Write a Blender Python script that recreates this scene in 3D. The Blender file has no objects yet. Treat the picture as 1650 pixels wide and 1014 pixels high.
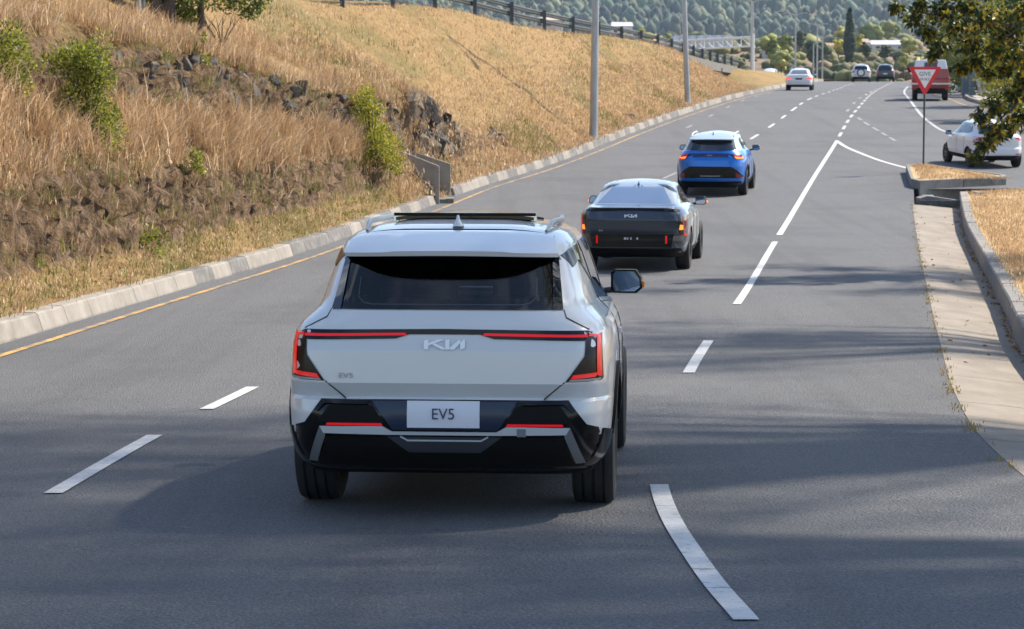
import bpy, bmesh, math, random
import numpy as np
from mathutils import Vector, Matrix
from mathutils.geometry import delaunay_2d_cdt

# ------------------------------------------------------------------ camera, sky, sun, exposure
SC = bpy.context.scene
COL = SC.collection
EYE = 2.4                                   # eye height above the road under the white car
cam_d = bpy.data.cameras.new('camera'); cam = bpy.data.objects.new('camera', cam_d); COL.objects.link(cam)
cam.location = (0, 0, EYE)
cam.rotation_euler = (math.pi/2 - math.atan((507-150)/3900.0), 0, 0)
cam_d.sensor_width = 36.0; cam_d.lens = 36.0*3900/1650
cam_d.clip_start = 0.5; cam_d.clip_end = 6000
cam_d.dof.use_dof = True; cam_d.dof.focus_distance = 14.5; cam_d.dof.aperture_fstop = 11.0
SC.camera = cam

SUN_AZ, SUN_EL = math.radians(60), math.radians(46)      # azimuth clockwise from +Y (the view direction)
world = bpy.data.worlds.new('World'); SC.world = world; world.use_nodes = True
wn = world.node_tree; wn.nodes.clear()
wo = wn.nodes.new('ShaderNodeOutputWorld'); wb = wn.nodes.new('ShaderNodeBackground')
sky = wn.nodes.new('ShaderNodeTexSky'); sky.sky_type = 'NISHITA'; sky.sun_disc = False
sky.sun_elevation = SUN_EL; sky.sun_rotation = SUN_AZ
sky.air_density = 1.0; sky.dust_density = .6; sky.ozone_density = 1.6
# scattered fair-weather clouds, even over the whole dome
wtc = wn.nodes.new('ShaderNodeTexCoord'); wmap = wn.nodes.new('ShaderNodeMapping'); wmap.inputs['Scale'].default_value = (1, 1, 2.6)
wnz = wn.nodes.new('ShaderNodeTexNoise'); wnz.inputs['Scale'].default_value = 3.2; wnz.inputs['Detail'].default_value = 7; wnz.inputs['Roughness'].default_value = .6
wrp = wn.nodes.new('ShaderNodeValToRGB'); wrp.color_ramp.elements[0].position = .54; wrp.color_ramp.elements[1].position = .76
wrp.color_ramp.elements[1].color = (.75, .75, .75, 1)
wmx = wn.nodes.new('ShaderNodeMix'); wmx.data_type = 'RGBA'; wmx.inputs[7].default_value = (9.5, 9.6, 9.9, 1)
wn.links.new(wtc.outputs['Generated'], wmap.inputs[0]); wn.links.new(wmap.outputs[0], wnz.inputs['Vector'])
wn.links.new(wnz.outputs[0], wrp.inputs[0]); wn.links.new(wrp.outputs[0], wmx.inputs[0]); wn.links.new(sky.outputs[0], wmx.inputs[6])
wn.links.new(wmx.outputs[2], wb.inputs[0]); wb.inputs[1].default_value = 0.13
wn.links.new(wb.outputs[0], wo.inputs[0])
sun_d = bpy.data.lights.new('sun', 'SUN'); sun_d.energy = 5.0; sun_d.angle = math.radians(1.6); sun_d.color = (1, .90, .76)
sun = bpy.data.objects.new('sun', sun_d); COL.objects.link(sun)
sd = Vector((math.sin(SUN_AZ)*math.cos(SUN_EL), math.cos(SUN_AZ)*math.cos(SUN_EL), math.sin(SUN_EL)))
sun.rotation_euler = sd.to_track_quat('Z', 'Y').to_euler(); sun.location = (20, 20, 40)
SC.view_settings.view_transform = 'Standard'; SC.view_settings.look = 'None'
SC.view_settings.exposure = 0.76; SC.view_settings.gamma = 1.0
SC.render.engine = 'CYCLES'
SC.cycles.use_denoising = True
SC.cycles.max_bounces = 8; SC.cycles.diffuse_bounces = 3; SC.cycles.glossy_bounces = 3; SC.cycles.transmission_bounces = 4
SC.cycles.transparent_max_bounces = 8; SC.cycles.volume_bounces = 0
SC.cycles.sample_clamp_indirect = 6.0

R = random.Random(7); RN = np.random.RandomState(7)

# ------------------------------------------------------------------ helpers
def tag(o, label=None, cat=None, group=None, kind=None):
    if label: o['label'] = label
    if cat: o['category'] = cat
    if group: o['group'] = group
    if kind: o['kind'] = kind
    return o
def empty(name, loc=(0, 0, 0), parent=None):
    o = bpy.data.objects.new(name, None); COL.objects.link(o); o.location = loc; o.empty_display_size = .1
    if parent: o.parent = parent
    return o
def link(name, me, parent=None, m=None):
    o = bpy.data.objects.new(name, me); COL.objects.link(o)
    if parent: o.parent = parent
    if m is not None and not me.materials: me.materials.append(m)
    return o
def mesh(name, V, Fc, m=None, parent=None, smooth=None):
    me = bpy.data.meshes.new(name)
    me.from_pydata([tuple(v) for v in V], [], [tuple(f) for f in Fc])
    if smooth is not None:
        me.polygons.foreach_set('use_smooth', [True]*len(me.polygons))
        if smooth < 179: me.set_sharp_from_angle(angle=math.radians(smooth))
    me.update()
    return link(name, me, parent, m)
def np_mesh(name, V, T, m=None, parent=None, col=None, smooth=False, n=3):
    """V (N,3), T (M,n) as arrays; col (N,3) point colour"""
    me = bpy.data.meshes.new(name); V = np.asarray(V, np.float32); T = np.asarray(T, np.int32)
    me.vertices.add(len(V)); me.vertices.foreach_set('co', V.ravel())
    me.loops.add(T.size); me.loops.foreach_set('vertex_index', T.ravel())
    me.polygons.add(len(T)); me.polygons.foreach_set('loop_start', np.arange(0, T.size, n, dtype=np.int32))
    if smooth: me.polygons.foreach_set('use_smooth', np.ones(len(T), bool))
    me.update(calc_edges=True)
    if col is not None:
        a = me.color_attributes.new('tint', 'FLOAT_COLOR', 'POINT')
        c4 = np.ones((len(V), 4), np.float32); c4[:, :3] = col; a.data.foreach_set('color', c4.ravel())
    return link(name, me, parent, m)
class MB:
    """collects simple shapes; build() links them as ONE mesh"""
    def __init__(s): s.V = []; s.F = []
    def add(s, V, Fc):
        b = len(s.V); s.V += [tuple(v) for v in V]; s.F += [tuple(i+b for i in f) for f in Fc]; return s
    def box(s, c, d, M=None):
        x, y, z = c; a, b, e = d[0]/2, d[1]/2, d[2]/2
        V = [(x+i*a, y+j*b, z+k*e) for k in (-1, 1) for j in (-1, 1) for i in (-1, 1)]
        if M is not None: V = [tuple(M @ Vector(v)) for v in V]
        return s.add(V, [(0, 2, 3, 1), (4, 5, 7, 6), (0, 1, 5, 4), (2, 6, 7, 3), (0, 4, 6, 2), (1, 3, 7, 5)])
    def tube(s, P, rad, n=8, cap=True):
        P = [Vector(p) for p in P]; rad = rad if hasattr(rad, '__len__') else [rad]*len(P)
        V = []; Fc = []
        prev = None
        for i, p in enumerate(P):
            d = (P[min(i+1, len(P)-1)] - P[max(i-1, 0)]).normalized()
            a = d.orthogonal().normalized() if prev is None else (prev - d*prev.dot(d)).normalized()
            prev = a; b = d.cross(a)
            for k in range(n):
                t = 2*math.pi*k/n; V.append(p + (a*math.cos(t) + b*math.sin(t))*rad[i])
        for i in range(len(P)-1):
            for k in range(n):
                Fc.append((i*n+k, i*n+(k+1) % n, (i+1)*n+(k+1) % n, (i+1)*n+k))
        if cap: Fc.append(tuple(range(n))[::-1]); Fc.append(tuple((len(P)-1)*n+k for k in range(n)))
        return s.add(V, Fc)
    def prism(s, poly, axis, a, b):
        """extrude 2D polygon along axis 0/1/2 between a and b"""
        n = len(poly)
        def mk(p, t):
            q = list(p); q.insert(axis, t); return tuple(q)
        V = [mk(p, a) for p in poly] + [mk(p, b) for p in poly]
        Fc = [tuple(range(n))[::-1], tuple(range(n, 2*n))] + [(i, (i+1) % n, n+(i+1) % n, n+i) for i in range(n)]
        return s.add(V, Fc)
    def build(s, name, m, parent=None, smooth=None, bevel=0):
        me = bpy.data.meshes.new(name); me.from_pydata(s.V, [], s.F)
        bm = bmesh.new(); bm.from_mesh(me); bmesh.ops.recalc_face_normals(bm, faces=bm.faces)
        if bevel: bmesh.ops.bevel(bm, geom=[e for e in bm.edges if len(e.link_faces) == 2 and e.calc_face_angle(0) > .5], offset=bevel, segments=2, profile=.6, affect='EDGES')
        bm.to_mesh(me); bm.free()
        if smooth is not None:
            me.polygons.foreach_set('use_smooth', [True]*len(me.polygons)); me.set_sharp_from_angle(angle=math.radians(smooth))
        return link(name, me, parent, m)

# ------------------------------------------------------------------ materials
MATS = {}
def mat(name, col, rough=.6, metal=0, coat=0, emit=None, es=1, spec=.5):
    if name in MATS: return MATS[name]
    m = bpy.data.materials.new(name); m.use_nodes = True; b = m.node_tree.nodes['Principled BSDF']
    b.inputs['Base Color'].default_value = (*col, 1); b.inputs['Roughness'].default_value = rough
    b.inputs['Metallic'].default_value = metal; b.inputs['Coat Weight'].default_value = coat; b.inputs['Coat Roughness'].default_value = .04
    b.inputs['Specular IOR Level'].default_value = spec
    if emit: b.inputs['Emission Color'].default_value = (*emit, 1); b.inputs['Emission Strength'].default_value = es
    MATS[name] = m; return m
def nmat(name, stops, scale, rough=.85, detail=8, bump=0, bscale=None, stretch=(1, 1, 1), coords='Object', dist=0, rot=(0, 0, 0), spots=None, bdist=.02, nrough=.6):
    """noise-coloured material. stops: [(pos,(r,g,b))]; spots: (scale, lo, hi, colour) extra dirt/patch layer(s)"""
    m = bpy.data.materials.new(name); m.use_nodes = True; nt = m.node_tree; N = nt.nodes; b = N['Principled BSDF']
    tc = N.new('ShaderNodeTexCoord'); mp = N.new('ShaderNodeMapping'); mp.inputs['Scale'].default_value = stretch; mp.inputs['Rotation'].default_value = rot
    nt.links.new(tc.outputs[coords], mp.inputs[0])
    nz = N.new('ShaderNodeTexNoise'); nz.inputs['Scale'].default_value = scale; nz.inputs['Detail'].default_value = detail
    nz.inputs['Distortion'].default_value = dist; nz.inputs['Roughness'].default_value = nrough
    nt.links.new(mp.outputs[0], nz.inputs['Vector'])
    rp = N.new('ShaderNodeValToRGB'); cr = rp.color_ramp
    while len(cr.elements) < len(stops): cr.elements.new(.5)
    for e, (p, c) in zip(cr.elements, stops): e.position = p; e.color = (*c, 1)
    nt.links.new(nz.outputs[0], rp.inputs[0]); out = rp.outputs[0]
    for sp in (spots or []):
        n2 = N.new('ShaderNodeTexNoise'); n2.inputs['Scale'].default_value = sp[0]; n2.inputs['Detail'].default_value = 5; n2.inputs['Roughness'].default_value = .65
        if len(sp) > 5:
            m2 = N.new('ShaderNodeMapping'); m2.inputs['Scale'].default_value = sp[5]; nt.links.new(tc.outputs[coords], m2.inputs[0]); nt.links.new(m2.outputs[0], n2.inputs['Vector'])
        else: nt.links.new(mp.outputs[0], n2.inputs['Vector'])
        mr = N.new('ShaderNodeMapRange'); mr.inputs[1].default_value = sp[1]; mr.inputs[2].default_value = sp[2]
        if len(sp) > 4: mr.inputs[4].default_value = sp[4]
        nt.links.new(n2.outputs[0], mr.inputs[0])
        mx = N.new('ShaderNodeMix'); mx.data_type = 'RGBA'; nt.links.new(mr.outputs[0], mx.inputs[0]); nt.links.new(out, mx.inputs[6]); mx.inputs[7].default_value = (*sp[3], 1)
        out = mx.outputs[2]
    nt.links.new(out, b.inputs['Base Color']); b.inputs['Roughness'].default_value = rough
    if bump:
        nb = N.new('ShaderNodeTexNoise'); nb.inputs['Scale'].default_value = bscale or scale; nb.inputs['Detail'].default_value = 6
        nt.links.new(mp.outputs[0], nb.inputs['Vector'])
        bp = N.new('ShaderNodeBump'); bp.inputs['Strength'].default_value = bump; bp.inputs['Distance'].default_value = bdist
        nt.links.new(nb.outputs[0], bp.inputs['Height']); nt.links.new(bp.outputs[0], b.inputs['Normal'])
    MATS[name] = m; return m
def leafmat(name, trans=.35, rough=.5, gain=1.0):
    """uses the per-leaf tint; leaves let some light through"""
    m = bpy.data.materials.new(name); m.use_nodes = True; nt = m.node_tree; N = nt.nodes; b = N['Principled BSDF']
    at = N.new('ShaderNodeAttribute'); at.attribute_name = 'tint'
    b.inputs['Roughness'].default_value = rough; nt.links.new(at.outputs['Color'], b.inputs['Base Color'])
    tr = N.new('ShaderNodeBsdfTranslucent'); nt.links.new(at.outputs['Color'], tr.inputs[0])
    mx = N.new('ShaderNodeMixShader'); mx.inputs[0].default_value = trans
    nt.links.new(b.outputs[0], mx.inputs[1]); nt.links.new(tr.outputs[0], mx.inputs[2])
    nt.links.new(mx.outputs[0], N['Material Output'].inputs[0]); MATS[name] = m; return m

# ------------------------------------------------------------------ road profile (heights relative to the eye) and plan lines, metres
def pchip(pts, mono=False):
    x = np.array([p[0] for p in pts], float); y = np.array([p[1] for p in pts], float)
    h = np.diff(x); d = np.diff(y)/h; m = np.zeros_like(y)
    m[1:-1] = (d[:-1]*h[1:] + d[1:]*h[:-1])/(h[1:]+h[:-1]); m[0] = d[0]; m[-1] = d[-1]
    if mono:
        s_ = d[:-1]*d[1:]; m[1:-1] = np.where(s_ > 0, 2*s_/np.where(d[:-1]+d[1:] == 0, 1, d[:-1]+d[1:]), 0)
    def f(t):
        t = np.asarray(t, float); i = np.clip(np.searchsorted(x, t)-1, 0, len(x)-2); s = (t-x[i])/h[i]
        v = (2*s**3-3*s**2+1)*y[i]+(s**3-2*s**2+s)*h[i]*m[i]+(-2*s**3+3*s**2)*y[i+1]+(s**3-s**2)*h[i]*m[i+1]
        v = np.where(t < x[0], y[0]+(t-x[0])*m[0], v); return np.where(t > x[-1], y[-1]+(t-x[-1])*m[-1], v)
    return f
_zr = pchip([(-40, -0.8), (0, -1.98), (10, -2.28), (14.2, -2.405), (17, -2.487), (28, -2.80), (41, -2.97), (54, -2.93), (66, -2.66), (84, -2.02), (105, -1.12), (126, -.40), (150, .06), (171, .34), (200, .72), (229, 1.05), (255, 1.2), (290, 1.1), (330, .5), (400, -1.5), (500, -6)])
def zr(Y): return _zr(Y) + EYE
kerbX = pchip([(-20, -6.6), (10, -6.35), (20, -5.98), (26.6, -5.66), (31, -5.38), (36.3, -4.91), (43.1, -4.15), (52, -3.14), (60.8, -1.95), (67.2, -.95), (75.5, .87), (91.9, 4.11), (108.9, 7.65), (128.8, 11.68), (175.6, 19.6), (220, 27.3), (330, 46)])
yelX = lambda Y: kerbX(Y) + .42
leftX = pchip([(0, -3.1), (8, -2.98), (14.5, -2.77), (17.6, -2.62), (21.5, -2.32), (30, -1.75), (45, -.1), (60, 2.2), (75, 5.3), (91, 8.95), (101.4, 10.98), (107.7, 12.1), (124.5, 15.0), (151, 19.75), (190, 26.2), (240, 35)])
rightX = pchip([(0, 1.05), (8, 1.12), (10.4, 1.02), (11.2, .965), (12.3, .92), (13.2, .895), (14.8, .91), (18, 1.15), (23, 1.69), (27, 2.2), (33, 3.07), (48.5, 5.28), (66.7, 8.12), (89.7, 12.0), (103.9, 14.4), (122.6, 17.7), (141.7, 20.95), (184, 28.2), (240, 38.1)])
gutL = pchip([(-10, 3.6), (8, 3.15), (15.2, 3.25), (17.7, 3.43), (20.6, 3.8), (26.2, 4.66), (34.4, 5.94), (46.6, 7.84), (60.8, 10.06), (66, 10.9)])
gutR = pchip([(-10, 4.6), (15, 4.25), (20, 4.72), (26.2, 5.57), (32, 6.56), (43.1, 8.36), (52.4, 9.82), (63.1, 11.65)])

def strip(name, fx, y0, y1, wd, m, parent, dz=.008, step=1.0, skew=0):
    n = max(1, int((y1-y0)/step)); V = []; Fc = []
    for i in range(n+1):
        Y = y0+(y1-y0)*i/n; x = float(fx(Y)); V += [(x-wd/2, Y, float(zr(Y))+dz), (x+wd/2, Y, float(zr(Y))+dz)]
        if i: Fc.append((2*i-2, 2*i-1, 2*i+1, 2*i))
    return mesh(name, V, Fc, m, parent)

# ------------------------------------------------------------------ surfaces' materials
ASPH = nmat('asphalt', [(.30, (.036, .038, .043)), (.47, (.105, .109, .117)), (.55, (.142, .146, .154)), (.72, (.29, .292, .295))], 75, rough=.85, detail=5, bump=1.0, bscale=55, bdist=.03, nrough=.8,
            spots=[(.35, .45, .75, (.150, .150, .150), .5), (1.4, .55, .8, (.085, .087, .092), .5), (1.0, .50, .70, (.072, .074, .078), .55, (1.1, .03, 1)), (6, .66, .74, (.04, .04, .042), .6), (260, .62, .70, (.30, .30, .30), .7), (48, .57, .64, (.26, .26, .26), .6), (52, .57, .65, (.03, .031, .035), .7, (1, 1.03, 1)), (.22, .50, .62, (.085, .088, .094), .5)])
CONC = nmat('concrete', [(.3, (.19, .172, .148)), (.6, (.28, .255, .225)), (.8, (.33, .305, .27))], 3.5, rough=.9, bump=.25, bscale=40, spots=[(9, .58, .75, (.22, .20, .18), .7), (1.3, .55, .75, (.30, .275, .24), .6)])
CONCD = nmat('concrete_dark', [(.3, (.10, .097, .092)), (.55, (.165, .158, .15)), (.8, (.26, .25, .235))], 5, rough=.9, bump=.25, bscale=40, spots=[(12, .6, .75, (.36, .34, .31), .7)])
CONCG = nmat('concrete_grey', [(.3, (.16, .155, .147)), (.6, (.235, .226, .213)), (.8, (.29, .28, .263))], 4, rough=.9, bump=.2, bscale=40, spots=[(6, .6, .8, (.14, .135, .13), .6)])
SLABM = nmat('gutter_concrete', [(.3, (.20, .172, .138)), (.6, (.275, .238, .195)), (.8, (.32, .28, .23))], 2.2, rough=.9, bump=.2, bscale=60, stretch=(1, .5, 1), spots=[(5, .6, .8, (.26, .235, .20), .5), (30, .6, .72, (.33, .30, .26), .6)])
WHITEP = nmat('road_paint_white', [(.3, (.48, .48, .47)), (.6, (.60, .60, .59))], 8, rough=.7, spots=[(28, .58, .68, (.17, .17, .17), .8), (120, .55, .68, (.25, .25, .25), .65), (3, .55, .75, (.38, .38, .375), .6), (6, .63, .66, (.14, .14, .14), .8, (.25, 3.0, 1))])
WORNP = nmat('road_paint_worn', [(.3, (.22, .22, .22)), (.6, (.30, .30, .30))], 8, rough=.7, spots=[(9, .5, .65, (.15, .15, .15), .9)])
WORN2 = nmat('road_paint_faded', [(.3, (.38, .38, .38)), (.6, (.48, .48, .475))], 8, rough=.7, spots=[(14, .54, .66, (.17, .17, .17), .8)])
YELP = nmat('road_paint_yellow', [(.3, (.48, .27, .06)), (.6, (.58, .35, .10))], 6, rough=.7, spots=[(2.2, .42, .56, (.15, .142, .13), .9), (9, .52, .64, (.14, .135, .125), .9), (60, .58, .7, (.2, .19, .17), .6)])
SOIL = [(.25, (.30, .20, .095)), (.5, (.44, .31, .15)), (.7, (.52, .38, .20)), (.85, (.40, .30, .12))]

# ------------------------------------------------------------------ the ground, one sheet to the horizon
def far_z(Y):
    return np.interp(Y, [-60, 60, 130, 250, 300, 380, 450, 600, 800, 1000, 1500, 1900, 2400, 3000, 3700], [-4, -4.2, -3, -.6, -.9, -2.2, 1.3, 6.5, 12, 18, 27, 38, 100, 195, 235]) + EYE
ys = np.concatenate([np.arange(-60, 320, 10), np.arange(320, 1000, 20), np.arange(1000, 3720, 60)])
xs = np.concatenate([np.arange(-900, -100, 50), np.arange(-100, 200, 12.5), np.arange(200, 1300, 50)])
GX, GY = np.meshgrid(xs, ys); GZ = far_z(GY) + np.where(GY > 420, 1.6*np.sin(GX*.021+GY*.013)+1.1*np.sin(GX*.047-GY*.02), 0)
GZ += 4.2*np.exp(-((GX-82)/45)**2-((GY-600)/75)**2)
GZ += np.where(GY > 1900, (GY-1900)*.02*np.sin(GX*.004+1.0), 0)
V = np.stack([GX, GY, GZ], -1).reshape(-1, 3); nx = len(xs)
ii, jj = np.meshgrid(np.arange(len(ys)-1), np.arange(nx-1), indexing='ij'); q = (ii*nx+jj).ravel()
FIELD = nmat('field_scrub', [(.3, (.10, .085, .045)), (.5, (.20, .135, .075)), (.65, (.26, .17, .095)), (.8, (.13, .12, .05))], .035, rough=.95, detail=10)
g = np_mesh('ground', V, np.stack([q, q+1, q+nx+1, q+nx], -1), FIELD, n=4, smooth=True); tag(g, kind='structure')

# ------------------------------------------------------------------ the road
yy = np.concatenate([np.arange(-6, 120, .75), np.arange(120, 330, 3)]); NXR = 40
V = []; 
for Y in yy:
    xl = float(kerbX(Y))-.25; xr = float(gutL(Y))+.05 if Y < 66.9 else min(52, float(gutL(66)) + (Y-66.5)*9)
    xr = min(xr, 60)
    for k in range(NXR+1): V.append((xl+(xr-xl)*k/NXR, Y, float(zr(Y))))
Fc = [(i*(NXR+1)+k, i*(NXR+1)+k+1, (i+1)*(NXR+1)+k+1, (i+1)*(NXR+1)+k) for i in range(len(yy)-1) for k in range(NXR)]
road = mesh('road', V, Fc, ASPH, smooth=180); tag(road, kind='structure')

strip('edge_line', yelX, -4, 200, .10, YELP, road, step=1)
for a, b in [(6.5, 11.3), (14.46, 17.6), (19.5, 21.5), (25, 28), (31.5, 34.5)]: strip('lane_dash', leftX, a, b, .115, WHITEP, road, step=.5)
Y = 38.0
for k in range(8): strip('lane_dash', leftX, Y, Y+2.6, .11, WORNP, road, step=.5); Y += 6.6
Y = 91.0
for k in range(16): strip('lane_dash', leftX, Y, Y+(4.2 if k in (3, 5) else 2.8), .12, WHITEP, road, step=.7); Y += 7.2
for a, b in [(10.38, 14.85), (4, 7), (23.0, 27.1), (33.1, 48.5)]: strip('lane_dash', rightX, a, b, .115, WHITEP, road, step=.2)
strip('lane_line', rightX, 50.6, 90.2, .13, WHITEP, road, step=1)
Y = 92.5
for k in range(28): strip('lane_dash', rightX, Y, Y+2.5, .13, WORN2, road, step=.8); Y += 4.6
Y = 98.0
for k in range(9): strip('lane_dash', lambda t: leftX(t)-3.3, Y, Y+2.0, .12, WORNP, road, step=.7); Y += 9
Y = 112.0
for k in range(7): strip('lane_dash', lambda t: leftX(t)+2.6, Y, Y+2.4, .13, WHITEP if k in (3, 4) else WORNP, road, step=.7); Y += 9
def path_strip(name, P, wd, m, dz=.010):
    V = []; Fc = []; P = [Vector((p[0], p[1], 0)) for p in P]
    for i, p in enumerate(P):
        d = (P[min(i+1, len(P)-1)]-P[max(i-1, 0)]).normalized(); nrm = Vector((-d.y, d.x, 0))
        for s in (-1, 1):
            v = p+nrm*wd/2*s; V.append((v.x, v.y, float(zr(v.y))+dz))
        if i: Fc.append((2*i-2, 2*i-1, 2*i+1, 2*i))
    return mesh(name, V, Fc, m, road)
def curve2(P, n=6):
    """catmull-rom through plan points"""
    out = []; P = [Vector(p) for p in P]
    for i in range(len(P)-1):
        p0 = P[max(i-1, 0)]; p1 = P[i]; p2 = P[i+1]; p3 = P[min(i+2, len(P)-1)]
        for k in range(n):
            t = k/n; out.append(.5*((2*p1)+(p2-p0)*t+(2*p0-5*p1+4*p2-p3)*t*t+(3*p1-p0-3*p2+p3)*t**3))
    return out+[P[-1]]
path_strip('lane_line', curve2([(12.02, 89.6), (11.9, 86.5), (11.92, 83), (12.03, 79), (12.33, 75.6)]), .16, WHITEP)
path_strip('lane_line', curve2([(29.3, 180), (24.2, 150), (21.05, 128.8), (18.6, 111), (17.5, 101.5), (17.05, 95), (17.6, 90)]), .13, WORN2)
path_strip('lane_line', curve2([(15.4, 71.6), (17.5, 69.5), (21, 68.2), (27, 67.6)]), .15, WORNP)
path_strip('edge_line', curve2([(24.8, 143), (23.0, 127), (22.2, 118), (22.6, 110), (25, 103)]), .14, YELP)
pts = curve2([(15.1, 106), (14.75, 101), (14.5, 96), (14.3, 92), (14.1, 88)], 4)
for i in (0, 3, 6, 9, 12): path_strip('lane_dash', pts[i:i+3], .13, WORNP)

# ------------------------------------------------------------------ left kerb: cast blocks, alternately light and dark
kerb = empty('kerb', (0, 0, 0)); tag(kerb, kind='structure')
KP = [(0, -.12), (0, .02), (.06, .205), (.085, .225), (.27, .23), (.285, .215), (.285, -.12)]
def kerb_block(fx, y0, y1, P, sgn, m, parent, tilt=0):
    V = []; n = len(P)
    for Y in (y0, y1):
        for (u, h) in P: V.append((float(fx(Y))+sgn*u, Y, float(zr(Y))+h+tilt))
    Fc = [tuple(range(n)), tuple(range(n, 2*n))[::-1]] + [(i, n+i, n+(i+1) % n, (i+1) % n) for i in range(n)]
    if sgn > 0: Fc = [f[::-1] for f in Fc]
    return mesh('kerb_stone', V, Fc, m, parent)
CONC2 = nmat('concrete_pale', [(.3, (.22, .20, .172)), (.6, (.30, .275, .243)), (.8, (.35, .325, .29))], 2.5, rough=.9, bump=.25, bscale=40, spots=[(7, .60, .75, (.28, .26, .23), .6), (2.2, .62, .72, (.17, .165, .16), .7)])
Y = -2.0; k = 0
while Y < 240:
    L = 1.22 if Y < 120 else 2.4
    if not (60.9 < Y+L/2 < 64.2):
        dark = (Y > 36 and k % 2 == 0 and R.random() < .85) or (Y > 36 and R.random() < .12)
        kerb_block(kerbX, Y, Y+L-.012, KP, -1, CONCD if dark else R.choice([CONC, CONC2]), kerb, R.uniform(-.006, .006))
    Y += L; k += 1
# right kerb (0.3 m, square) and the sloping concrete gutter apron
kerb2 = empty('kerb_right', (0, 0, 0)); tag(kerb2, kind='structure')
KP2 = [(0, -.25), (.01, .185), (.03, .205), (.21, .205), (.225, .19), (.225, -.25)]
Y = 6.0
while Y < 62.5:
    L = 1.9 if Y+1.9 < 62.8 else 62.8-Y
    kerb_block(gutR, Y, Y+L-.015, KP2, 1, R.choice([CONCG, CONCG, CONC]) if Y < 59 else CONC2, kerb2, R.uniform(-.005, .005))
    Y += L
gut = empty('gutter', (0, 0, 0)); tag(gut, kind='structure')
Y = 6.0
while Y < 60.5:
    L = min(R.choice([2.6, 3.0, 2.8]), 60.9-Y); V = []; Fc = []; ns = 6; a, b = Y, Y+L-.02
    for i in range(ns+1):
        yk = a+(b-a)*i/ns; l, r = float(gutL(yk)), float(gutR(yk))
        for t, dz in ((0, -.2), (0, .004), (.35, -.03), (.8, -.085), (1.0, -.10), (1.0, -.25)):
            V.append((l+(r-l)*t+(.0 if t else .012), yk, float(zr(yk))+dz))
    for i in range(ns):
        for j in range(5): Fc.append((i*6+j, i*6+j+1, (i+1)*6+j+1, (i+1)*6+j))
    mesh('gutter_slab', V, Fc, SLABM, gut, smooth=30); Y += L

# ------------------------------------------------------------------ the cut bank on the left
from mathutils import noise as mnoise
# per station Y: (u = metres left of the kerb foot, h = metres above the road) for toe, rock foot, rock top, scarp foot, scarp top, ridge, behind ridge, top of slope
BST = [
 (6,   [(.9, .5), (1.2, 1.6), (2.3, 2.9), (2.6, 3.4), (3.4, 4.2), (5, 4.6), (9, 7.5)]),
 (30,  [(.9, .55), (1.18, 1.75), (2.3, 3.0), (2.55, 3.4), (3.4, 4.25), (5, 4.55), (9, 7.5)]),
 (36,  [(.68, .58), (.98, 1.75), (2.2, 2.75), (2.4, 3.4), (3.1, 4.2), (5, 4.5), (9, 7.5)]),
 (44,  [(.62, .68), (.86, 1.62), (1.55, 2.47), (1.75, 3.45), (2.1, 3.9), (4.2, 4.6), (8, 7.4)]),
 (54,  [(.6, .63), (1.0, 1.5), (1.3, 1.95), (1.5, 2.85), (1.8, 3.05), (4, 4.4), (7.5, 6.8)]),
 (61,  [(.5, .6), (.8, 1.0), (.98, 1.5), (1.12, 2.3), (1.35, 2.75), (3.6, 4.0), (7, 6.4)]),
 (65.5, [(.5, .5), (.76, .9), (.95, 1.3), (1.15, 2.3), (1.3, 2.55), (3.2, 3.6), (6.8, 6.1)]),
 (69,  [(.5, .4), (.8, .7), (1., 1.0), (1.15, 1.5), (1.4, 1.75), (3, 3.1), (6.6, 5.8)]),
 (74,  [(.5, .3), (.8, .45), (1.1, .7), (1.4, 1.0), (1.8, 1.35), (3, 2.4), (6.4, 5.3)]),
 (88,  [(.5, .25), (.9, .5), (1.4, .95), (2, 1.5), (2.6, 2.1), (3.6, 2.95), (6.2, 5.1)]),
 (103, [(.5, .25), (1, .5), (1.5, .85), (2.2, 1.4), (2.8, 1.85), (3.6, 2.4), (5.8, 4.1)]),
 (145, [(.6, .25), (1.1, .4), (1.6, .68), (2.2, 1.0), (2.8, 1.32), (3.4, 1.65), (4.8, 2.4)]),
 (151, [(.6, .25), (1.1, .32), (1.6, .4), (2.2, .45), (2.8, .45), (3.4, .4), (4.7, .3)]),
 (178, [(.6, .25), (1.1, .32), (1.6, .4), (2.2, .45), (2.8, .45), (3.4, .4), (4.7, .3)]),
 (184, [(.6, .25), (1.1, .38), (1.6, .55), (2.2, .74), (2.8, .9), (3.4, 1.08), (4.7, 1.4)]),
 (200, [(.6, .25), (1., .3), (1.5, .4), (2, .55), (2.6, .7), (3.2, .9), (4.5, 1.2)]),
 (320, [(.6, .24), (1., .25), (1.5, .27), (2, .3), (2.6, .3), (3.2, .3), (4.5, .35)])]
bY = np.array([b[0] for b in BST], float)
BU = [pchip([(b[0], b[1][k][0]) for b in BST], True) for k in range(7)]
BH = [pchip([(b[0], b[1][k][1]) for b in BST], True) for k in range(7)]
NSEG = [3, 9, 12, 9, 7, 10, 14, 4, 4]           # subdivisions between successive lines
def bank_section(Y):
    P = [(.27, .19)] + [(float(BU[k](Y)), float(BH[k](Y))) for k in range(7)]
    u, h = P[-1]; P += [(u+5, h+.05), (u+60, h-3)]
    return P
rockw = lambda Y: float(np.interp(Y, [0, 30, 52, 60, 70, 76], [1, 1, .9, .6, .3, 0]))
scarpw = lambda Y: float(np.interp(Y, [0, 26, 33, 40, 66, 71, 76, 80], [0, .0, .8, 1.2, 1.2, .8, .35, 0]))
bys = np.concatenate([np.arange(14, 62, .16), np.arange(62, 80, .22), np.arange(80, 130, .6), np.arange(130, 192, .9), np.arange(192, 320, 4)])
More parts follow.
